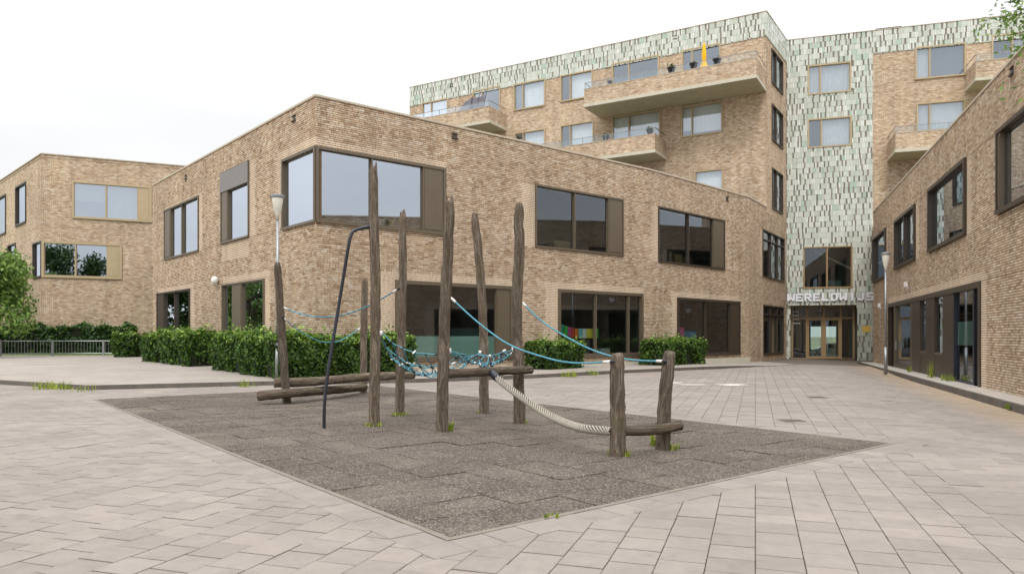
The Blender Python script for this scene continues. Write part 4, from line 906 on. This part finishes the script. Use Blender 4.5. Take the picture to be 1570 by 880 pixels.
def rope(pts, da, db, r=.0125):
    n = len(pts)-1; q = [P3(x, y, da+(db-da)*(x-pts[0][0])/(pts[-1][0]-pts[0][0])) for x, y in pts]
    o, path = sweep(q, r, 'rope', 'rope_blue', 40)
    for e in ((0, 1), (-1, -2)):
        a = path[e[0]]; b = (path[e[1]]-a).normalized(); m_ = MB(); m_.tube([a-b*.02, a+b*.1], r*1.55, 8); m_.build('ferrule', 'ferrule', o, True)
        m_ = MB(); m_.tube([a-b*.1, a-b*.02], r*1.2, 8); m_.build('eye_bolt', 'black_metal', o, True)
rope([(436, 472), (460, 481), (490, 486), (525, 483), (565, 469), (607.5, 445)], d_1, d_4); rope([(436, 489), (460, 508), (490, 523), (515, 524), (535, 515), (552, 503)], d_1, d_2)
rope([(692.7, 458), (735, 496), (781.7, 528.8), (837.7, 548.6), (870.6, 555.5), (900, 556.5), (934, 554.5)], d_5, d_8); rope([(801.5, 464.6), (830, 492), (864, 514), (900, 533), (933, 545), (959.6, 550.5), (985, 553), (1014, 553.6)], d_7, d_9)
def net(c, nu, nv, sag, seed):
    c = [Vector(p) for p in c]; rr = random.Random(seed); L = []
    def S_(u, v): p = (c[0]*(1-u)+c[1]*u)*(1-v)+(c[3]*(1-u)+c[2]*u)*v; e = .35; p.z -= sag*(1-(2*u-1)**2*(1-e))*(1-(2*v-1)**2*(1-e))*(1 if True else 0)-sag*e*e*0; return p
    def S2(u, v): p = S_(u, v); k = (1-(2*u-1)**4*(2*v-1)**4); q = (c[0]*(1-u)+c[1]*u)*(1-v)+(c[3]*(1-u)+c[2]*u)*v; return q+(p-q)*k
    kn = []; 
    for i in range(nu+1):
        L.append([S2(i/nu, t/14) for t in range(15)])
    for j in range(nv+1): L.append([S2(t/14, j/nv) for t in range(15)])
    for i in range(nu): L.append([S2(i/nu+t/8/nu, .15+.7*(i % 3)/3+.2*math.sin(t/8*3)) for t in range(9)])
    m_ = MB()
    for k, l in enumerate(L): m_.tube([p+Vector((rr.uniform(-.01, .01), rr.uniform(-.01, .01), rr.uniform(-.015, .015))) for p in l], .0085, 6)
    o = m_.build('net', 'rope_blue', fr, True); m_ = MB(); m2_ = MB()
    for i in range(nu+1):
        for j in range(nv+1):
            p = S2(i/nu, j/nv); q = m_ if (i+j) % 3 else m2_; d_ = Vector((rr.uniform(-1, 1), rr.uniform(-1, 1), rr.uniform(-.5, .5))).normalized()*.035; q.tube([p-d_, p+d_], .0145, 6)
    stuff(m_.build('knots', 'rope_core', o)); stuff(m2_.build('ferrules', 'ferrule', o))
a3 = P3(584, 511, d_3); a4 = P3(613, 552, d_4-.1); a5 = P3(689, 538, d_5+.08); a6 = P3(736, 541, d_6-.1); a7 = P3(787, 536, d_7)
net([a3, a5, a6, a4], 6, 5, .46, 3); net([a5, a7, a7+(a6-a7)*.25, a6], 5, 4, .26, 4)
for q in (a3, a5, a6, a7):
    m_ = MB(); m_.tube([q+Vector((0, 0, .045)), q-Vector((0, 0, .04))], .026, 8); m_.build('eye_bolt', 'ferrule', fr, True)
# thick rope bridge: strands wound round a dark core
tk = [P3(754, 572, 11.5), P3(776, 591, 11.1), P3(800, 609, 10.7), P3(826, 627, 10.3), P3(851, 641, 9.8), P3(875, 651, 9.4), P3(900, 657.5, 9.05), P3(937, 661, d_8)]
o, path = sweep(tk, .04, 'climbing_rope', 'rope_core', 150, 8); m_ = MB(); nS = 6
for s_ in range(nS):
    pts = []
    for k, p in enumerate(path):
        t = (path[min(k+1, len(path)-1)]-path[max(k-1, 0)]).normalized(); a = (Vector((0, 0, 1))-t*t.z).normalized(); b = t.cross(a); th = k*.4+2*math.pi*s_/nS; pts.append(p+(a*math.cos(th)+b*math.sin(th))*.044)
    m_.tube(pts, .0128, 6)
st = m_.build('strands', 'rope_cream', o, True); m_ = MB(); t = (path[4]-path[0]).normalized(); m_.tube([path[0]-t*.05, path[0]+t*.22], .062, 10); m_.build('sleeve', 'black_metal', o, True)

# ------------------------------------------------------------------ lamp posts
def lamp_post(px, py, z, top_y, label, headw):
    b = GP(px, py, z); d = b.y; zt_ = CH-(top_y-HY)/F*d; t = thing('street_lamp', label, 'lamp post', tuple(b), 'yard lamp posts')
    m_ = MB(); m_.tube([(b.x, b.y, z-.05), (b.x, b.y, z+1.1)], [.07, .068], 12); m_.tube([(b.x, b.y, z+1.1), (b.x, b.y, zt_-.75)], [.05, .042], 12); m_.build('pole', 'steel', t, True)
    r = headw/2*d/F; m_ = MB(); m_.lathe([(.05, zt_-.8), (.06, zt_-.62), (r*.55, zt_-.5), (r*.82, zt_-.12), (r*.8, zt_-.1)], b.x, b.y, 18); m_.build('lantern', 'lamp_glass', t, True)
    m_ = MB(); m_.lathe([(r*.85, zt_-.12), (r, zt_-.09), (r, zt_-.03), (r*.6, zt_)], b.x, b.y, 18); m_.build('cap', 'steel', t)
lamp_post(425.5, 580, .14, 298, 'grey lamp post in front of the hedge, left of the bent pole', 21); lamp_post(1358, 572, -.12, 387, 'grey lamp post by the glazed doors of the right wing', 14)

# ------------------------------------------------------------------ hedges, tree, grass
def hedge(name, label, foot, zb_, h, size=.075, dens=430, mat='hedge_leaf', cat='hedge', wob=.17, group='clipped hedges along the school'):
    """foot: list of (centre-line points, half width)"""
    pts, hw = foot; pts = [Vector(p) for p in pts]; c0 = sum(pts, Vector((0, 0)))/len(pts); t = thing(name, label, cat, (c0.x, c0.y, zb_(c0.x, c0.y)), group)
    cm = MB(); LP = []; LN = []; LB_ = []
    for k, (a, b) in enumerate(zip(pts, pts[1:])):
        d = (b-a).normalized(); n = Vector((-d.y, d.x)); L = (b-a).length; e0, e1_ = (hw*.8 if k else -.12), (-.12 if k == len(pts)-2 else hw*.8); q = hw-.16
        p, r = a-d*e0, b+d*e1_; zz = zb_(a.x, a.y)
        cm.hexa([(v.x, v.y, zz-.1) for v in (p-n*q, r-n*q, r+n*q, p+n*q)], [(v.x, v.y, zz+h-.15) for v in (p-n*q, r-n*q, r+n*q, p+n*q)])
        ex = hw; LL = L+(ex if k else 0)+(ex if k < len(pts)-2 else 0); s0 = -(ex if k else 0)
        RR = random.random
        arr = []
        for face in range(5):
            ar = (LL*h, LL*h, LL*2*hw, 2*hw*h, 2*hw*h)[face]
            for _ in range(int(ar*dens)):
                u_ = s0+RR()*LL; x = (RR()*2-1)*hw; z = RR()**.9*h; inn = abs(random.gauss(0, .06))
                if face == 0: x = -hw+inn; nn = -n
                elif face == 1: x = hw-inn; nn = n
                elif face == 2: z = h-inn; nn = None
                elif face == 3: u_ = s0+inn; nn = -d
                else: u_ = s0+LL-inn; nn = d
                wv = wob*(math.sin(u_*2.1+face)*.5+math.sin(u_*4.7+z*3.1+x*2)*.5+math.sin(x*5+z*6)*.3)
                rnd = .18*max(0, z/h-.75)*4*.5
                pp = a+d*u_+n*x; v3_ = Vector((0, 0, 1)) if nn is None else Vector((nn.x, nn.y, .25)); v3_.normalize()
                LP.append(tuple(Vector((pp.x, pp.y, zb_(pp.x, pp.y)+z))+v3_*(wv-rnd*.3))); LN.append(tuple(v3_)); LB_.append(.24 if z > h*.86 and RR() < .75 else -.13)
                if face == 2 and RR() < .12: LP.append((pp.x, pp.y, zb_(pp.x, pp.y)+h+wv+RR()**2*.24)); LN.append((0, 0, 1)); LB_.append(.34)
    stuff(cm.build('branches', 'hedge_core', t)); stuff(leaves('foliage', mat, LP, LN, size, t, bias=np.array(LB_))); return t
n1, n2 = ML.n, MR.n; hzb = lambda x, y: tz(x, y)-.02
def ofs(fc, px, o): k = (px-CX)/F; a_ = fc.a+fc.n*o; u_ = (a_.x-k*a_.y)/(k*fc.d.y-fc.d.x); return fc.p(u_, 0, o).xy
def off(fc, px, o): q = fc.p(fc.u(px), 0, o); return Vector((q.x, q.y))
cor = A+n1*1.15+n2*1.15
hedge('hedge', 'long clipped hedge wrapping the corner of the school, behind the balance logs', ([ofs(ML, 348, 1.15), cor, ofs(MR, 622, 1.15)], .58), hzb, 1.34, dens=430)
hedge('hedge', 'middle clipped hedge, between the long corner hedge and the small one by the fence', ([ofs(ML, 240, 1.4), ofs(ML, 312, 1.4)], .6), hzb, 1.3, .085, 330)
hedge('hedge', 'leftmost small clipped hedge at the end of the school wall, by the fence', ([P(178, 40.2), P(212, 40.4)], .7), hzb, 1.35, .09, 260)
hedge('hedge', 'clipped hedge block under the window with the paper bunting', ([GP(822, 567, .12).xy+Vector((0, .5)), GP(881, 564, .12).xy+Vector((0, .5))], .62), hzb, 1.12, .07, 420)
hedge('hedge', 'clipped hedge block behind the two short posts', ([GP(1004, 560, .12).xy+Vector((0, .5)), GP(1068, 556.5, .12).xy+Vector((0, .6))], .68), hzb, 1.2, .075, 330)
hedge('hedge', 'tall dark hedge behind the fence, below the school block', ([P(-90, 46.2), P(205, 47.5)], .8), lambda x, y: .3, 1.75, .14, 110, 'dark_leaf', wob=.22)
def tree(name, label, base, h, r, n, crown_z, mat, size, seed, lean=(0, 0), group=None, trunk_r=.16, flat=.8):
    rr = random.Random(seed); x, y, z = base; t = thing(name, label, 'tree', base, group); m_ = MB()
    top = Vector((x+lean[0], y+lean[1], z+h)); m_.tube([(x, y, z-.2), (x+lean[0]*.2, y+lean[1]*.2, z+h*.3), (x+lean[0]*.55, y+lean[1]*.55, z+h*.6), tuple(top)], [trunk_r, trunk_r*.8, trunk_r*.5, .03], 9, True, .08, seed)
    cl = []
    for k in range(16):
        th = rr.uniform(0, 6.28); e = rr.uniform(-.5, 1); s = Vector((x+lean[0]*.4, y+lean[1]*.4, z+h*rr.uniform(.35, .7))); c = Vector((x+lean[0]*.7+math.cos(th)*r*rr.uniform(.35, .95), y+lean[1]*.7+math.sin(th)*r*rr.uniform(.35, .95), z+crown_z+e*r*flat))
        mid = (s+c)/2+Vector((0, 0, .2)); m_.tube([s, mid, c], [trunk_r*.32, trunk_r*.2, .015], 6); cl.append((c, r*rr.uniform(.3, .52)))
    m_.build('trunk', 'bark', t, True); pts = []; nr = []
    for _ in range(n):
        c, q = rr.choice(cl); d = Vector((rr.gauss(0, 1), rr.gauss(0, 1), rr.gauss(0, 1))).normalized(); k = rr.random()**.45; pts.append(tuple(c+d*q*k)); nr.append((d.x, d.y, d.z+.4))
    stuff(leaves('crown', mat, pts, nr, size, t)); return t
tree('broadleaf_tree', 'bushy green tree at the left edge in front of the dark hedge', (-28.6, 38.6, .3), 5.6, 2.3, 9000, 3.0, 'tree_leaf', .13, 5, flat=.95)
for i, (x, y, h, r, cz, lb) in enumerate(((-35.2, 42.5, 7, 3.1, 3.6, 'dark tree left of the frame, reflected in the school windows nearest the hedges'), (-38.5, 48.0, 7.5, 3.0, 3.8, 'dark tree left of the frame, reflected in the far end windows of the school'), (-21, -9, 16, 5, 10.5, 'tall tree behind the viewer, reflected in the left pane of the school block'), (-10, -12, 14, 4, 10, 'tall tree behind the viewer, reflected in the right pane of the school block'))):
    tree('reflected_tree', lb, (x, y, -.3), h, r, 4200, cz, 'dark_leaf', .3, 40+i, trunk_r=.25)
# tree standing just outside the frame; its twigs hang in at the top right
tw = thing('overhanging_tree', 'leafy twigs hanging into the top right corner in front of the wing', 'tree', (10.6, 11.2, 0)); m_ = MB(); m_.tube([(10.6,11.2,-.3), (10.65,11.25,2.5), (10.5,11.2,5), (10.2,11.3,8)], [.17, .15, .12, .05], 10, True, .06, 3)
tw_pts = []; tw_n = []; rr = random.Random(12)
def twig(s, e, n, spread, droop=.25):
    s, e = Vector(s), Vector(e); mid = (s+e)/2+Vector((0, 0, droop)); m_.tube([s, mid, e], [.022, .013, .004], 6)
    for _ in range(n): f = rr.uniform(.25, 1.05); p = (s*(1-f)**2+mid*2*f*(1-f)+e*f*f)+Vector((rr.gauss(0, spread), rr.gauss(0, spread), rr.gauss(-.05, spread))); tw_pts.append(tuple(p)); tw_n.append((0, -.3, .6))
for k in range(26):
    th = rr.uniform(0, 6.28); s = Vector((10.5, 11.2, rr.uniform(4.2, 7.2))); e = s+Vector((math.cos(th)*rr.uniform(.9, 2.0), math.sin(th)*rr.uniform(.9, 2.0), rr.uniform(-.3, 1.2)))
    u_ = CX+e.x/e.y*F
    if u_ < 1600: continue
    twig(s, e, 130, .22)
for px, py, n in ((1533, 28, 70), (1545, 55, 60), (1552, 18, 90), (1540, 5, 70), (1562, 40, 80), (1560, 72, 40), (1553, 135, 26), (1566, 120, 26), (1556, -20, 100)):
    e = P3(px, py, 10.6+rr.uniform(-.4, .4)); s = Vector((10.45, 11.2, e.z+rr.uniform(.2, .9))); twig(s, e, int(n*3), .11, .3)
m_.build('trunk', 'bark', tw, True); stuff(leaves('crown', 'tree_leaf', tw_pts, tw_n, .042, tw, 2.3))
def tuft(x, y, z, label, n=26, h=.13, sp=.1, mat='grass_blade'):
    m_ = MB(); rr = random.Random(int(x*1000+y*77))
    for _ in range(n):
        a = rr.uniform(0, 6.28); r = sp*math.sqrt(rr.random()); bx, by = x+math.cos(a)*r, y+math.sin(a)*r; q = rr.uniform(0, 6.28); L = h*rr.uniform(.4, 1.1); l = L*rr.uniform(.2, .8); w_ = .008
        dx, dy = math.cos(q), math.sin(q); c = (rr.random(), 0, 0)
        m_.face([(bx-dy*w_, by+dx*w_, z-.01), (bx+dy*w_, by-dx*w_, z-.01), (bx+dx*l*.45+dy*w_*.7, by+dy*l*.45-dx*w_*.7, z+L*.65), (bx+dx*l*.45-dy*w_*.7, by+dy*l*.45+dx*w_*.7, z+L*.65)], None, c)
        m_.face([(bx+dx*l*.45-dy*w_*.7, by+dy*l*.45+dx*w_*.7, z+L*.65), (bx+dx*l*.45+dy*w_*.7, by+dy*l*.45-dx*w_*.7, z+L*.65), (bx+dx*l, by+dy*l, z+L)], None, c)
    tag(m_.build('grass_tuft', mat, None, False, (x, y, z)), label, 'grass', None, 'stuff')
for px, py, lb, n, h, sp in ((573, 653, 'moss and grass round the foot of the tallest post', 60, .07, .14), (613, 637, 'grass round the foot of the post right of the tallest', 70, .08, .17), (688, 660, 'green tuft at the right foot of the beam\'s left post', 50, .17, .07), (735, 633, 'tiny grass at the foot of the far leaning post', 20, .07, .07), (806, 649, 'tiny grass at the right foot of the crooked post', 24, .07, .08),
    (938, 698, 'grass at the left foot of the nearest short post', 26, .1, .05), (957, 699, 'grass at the right foot of the nearest short post', 34, .1, .07), (1003, 683, 'tall grass at the left foot of the rear short post', 40, .22, .05), (1026, 688, 'grass spread at the right foot of the rear short post', 60, .09, .14), (845, 793, 'few blades at the front edge of the rubber floor', 16, .05, .06)):
    q = GP(px, py); tuft(q.x, q.y, 0, lb, n, h, sp)
for px, py, lb, n in ((72, 596, 'yellowish grass tuft growing at the kerb, far left', 90), (92, 597, 'low grass beside the yellowish kerb tuft', 60), (131, 599.5, 'small tuft at the corner of the kerb', 24), (384, 592.5, 'small tuft at the kerb left of the balance logs', 40), (872, 577.5, 'grass along the kerb below the hedge block', 120), (905, 575, 'thin grass on the kerb right of the hedge block', 70)):
    q = GP(px, py); tuft(q.x, q.y-.06, gz(q.x, q.y), lb, n, .26, .3)
for px, o_, h, lb in ((1442, .3, .75, 'tall yellow-green weed in front of the dark door panels'), (1404, .25, .3, 'small weed left of the tall weed at the door panels'), (1458, .2, .25, 'small weed right of the tall weed at the door panels'), (1464, .15, .22, 'weed at the foot of the large glass door')):
    q = RB.p(RB.u(px), 0, o_); tuft(q.x, q.y, -.115, lb, 40, h, .14)
q = GP(1541, 623, -.2); tuft(q.x, q.y-.1, -.24, 'small weed on the kerb face of the right wing', 30, .14, .08)

# ------------------------------------------------------------------ fence, paper decorations, drains
fa, fb = GP(-60, 546.5, .3), GP(172, 545, .3); fence = thing('railing_fence', 'low grey metal railing along the left edge of the forecourt', 'fence', (fa.x, fa.y, .3)); fd = (fb-fa); fL = fd.length; fd.normalize(); fh = .86
for z_ in (.14, fh):
    m_ = MB(); m_.tube([fa+Vector((0, 0, z_)), fb+Vector((0, 0, z_))], .022, 6); m_.build('rail', 'steel', fence)
refb = None; nb = int(fL/.16)
for k in range(nb):
    q = fa+fd*(.08+k*.16)
    if refb is None: m_ = MB(); m_.tube([(0, 0, .14), (0, 0, fh)], .011, 5); refb = m_.build('bar', 'steel', fence, False); o = refb
    else: o = bpy.data.objects.new('bar', refb.data); C.objects.link(o); o.parent = fence
    o.location = q-fa
for px in (-2, 78, 158):
    s_ = (px+60)/232; q = fa+(fb-fa)*s_; m_ = MB(); m_.box(q.x-.05, q.x+.05, q.y-.05, q.y+.05, .2, .3+fh+.06); m_.build('post', 'steel', fence)
bun = thing('paper_bunting', 'string of coloured paper flags inside the ground-floor window', 'bunting', tuple(MR.p(MR.u(895), MR.z(895, 510), -.2)))
xs_ = [862, 869, 875, 880.5, 886, 891.5, 897.5, 904, 910.5, 917, 922]
ms_ = ['paper_teal', 'paper_green', 'paper_pink', 'paper_red', 'paper_orange', 'paper_sky', 'paper_white', 'paper_yellow', 'paper_yellow', 'paper_green']
for k, (a, b) in enumerate(zip(xs_, xs_[1:])):
    yt = 497+7*math.sin(min(1, (a-862)/30)*1.57); ua, ub_ = MR.u(a), MR.u(b); zt0 = MR.z(a, yt); m_ = MB(); MR.box(m_, ua+.01, ub_-.01, zt0-.42, zt0, -.2, -.19); m_.build('flag', ms_[k], bun)
m_ = MB(); m_.tube([MR.p(MR.u(x), MR.z(x, 497+7*math.sin(min(1, (x-862)/30)*1.57)), -.195) for x in xs_], .006, 5); m_.build('string', 'white_plastic', bun)
for a, b, yt, yb, mt, lb in ((1043.5, 1054, 502, 520, 'paper_pink', 'pink paper sheet inside the window right of the bunting window'), (1054.5, 1072, 507.5, 523, 'paper_blue', 'blue paper sheet beside the pink one inside the window')):
    m_ = MB(); MS.box(m_, MS.u(a), MS.u(b), MS.z(a, yb), MS.z(a, yt), -.2, -.19); tag(m_.build('paper_sheet', mt), lb, 'paper')
for px, mt, w_, lb in ((566, 'paper_blue', .5, 'blue box on the sill inside the corner window'), (598, 'paper_white', .35, 'white box on the sill inside the corner window'), (608, 'paper_yellow', .3, 'yellow box on the sill inside the corner window')):
    u_ = MR.u(px); m_ = MB(); MR.box(m_, u_-w_/2, u_+w_/2, v1[2]+.1, v1[2]+.42, -.75, -.45); MR.box(m_, u_-w_/2-.02, u_+w_/2+.02, v1[2]+.42, v1[2]+.46, -.77, -.43); tag(m_.build('storage_box', mt), lb, 'box', 'boxes in the corner window')
for px, py, lb in ((1253, 609, 'dark drain cover in the paving, left of the lamp post'), (1215, 645, 'faint drain cover in the paving near the rubber corner')):
    q = GP(px, py); z_ = gz(q.x, q.y)+.006; t = thing('drain_cover', lb, 'drain cover', (q.x, q.y, z_), 'drain covers'); m_ = MB(); m_.box(q.x-.2, q.x+.2, q.y-.2, q.y+.2, z_-.05, z_); m_.build('frame', 'edging', t)
    for k in range(5): m_ = MB(); m_.box(q.x-.17, q.x+.17, q.y-.165+k*.07, q.y-.13+k*.07, z_, z_+.006); m_.build('grate_bar', 'kerb', t)

wp = MB(); rr = random.Random(4)                                  # worn white paint on the paving
for px, py, lx, ly in ((1030, 587, .5, .25), (1062, 590, .55, .2), (1120, 590, .6, .35), (1080, 584, .3, .12), (945, 586, .3, .12)):
    q = GP(px, py); n = 14; poly = [(q.x+math.cos(6.283*k/n)*lx*rr.uniform(.55, 1.1), q.y+math.sin(6.283*k/n)*ly*rr.uniform(.5, 1.2)) for k in range(n)]
    m_ = MB(); m_.face([(x, y, gz(x, y)+.009) for x, y in poly]); m_.build('paint_mark', 'worn_paint', yard)
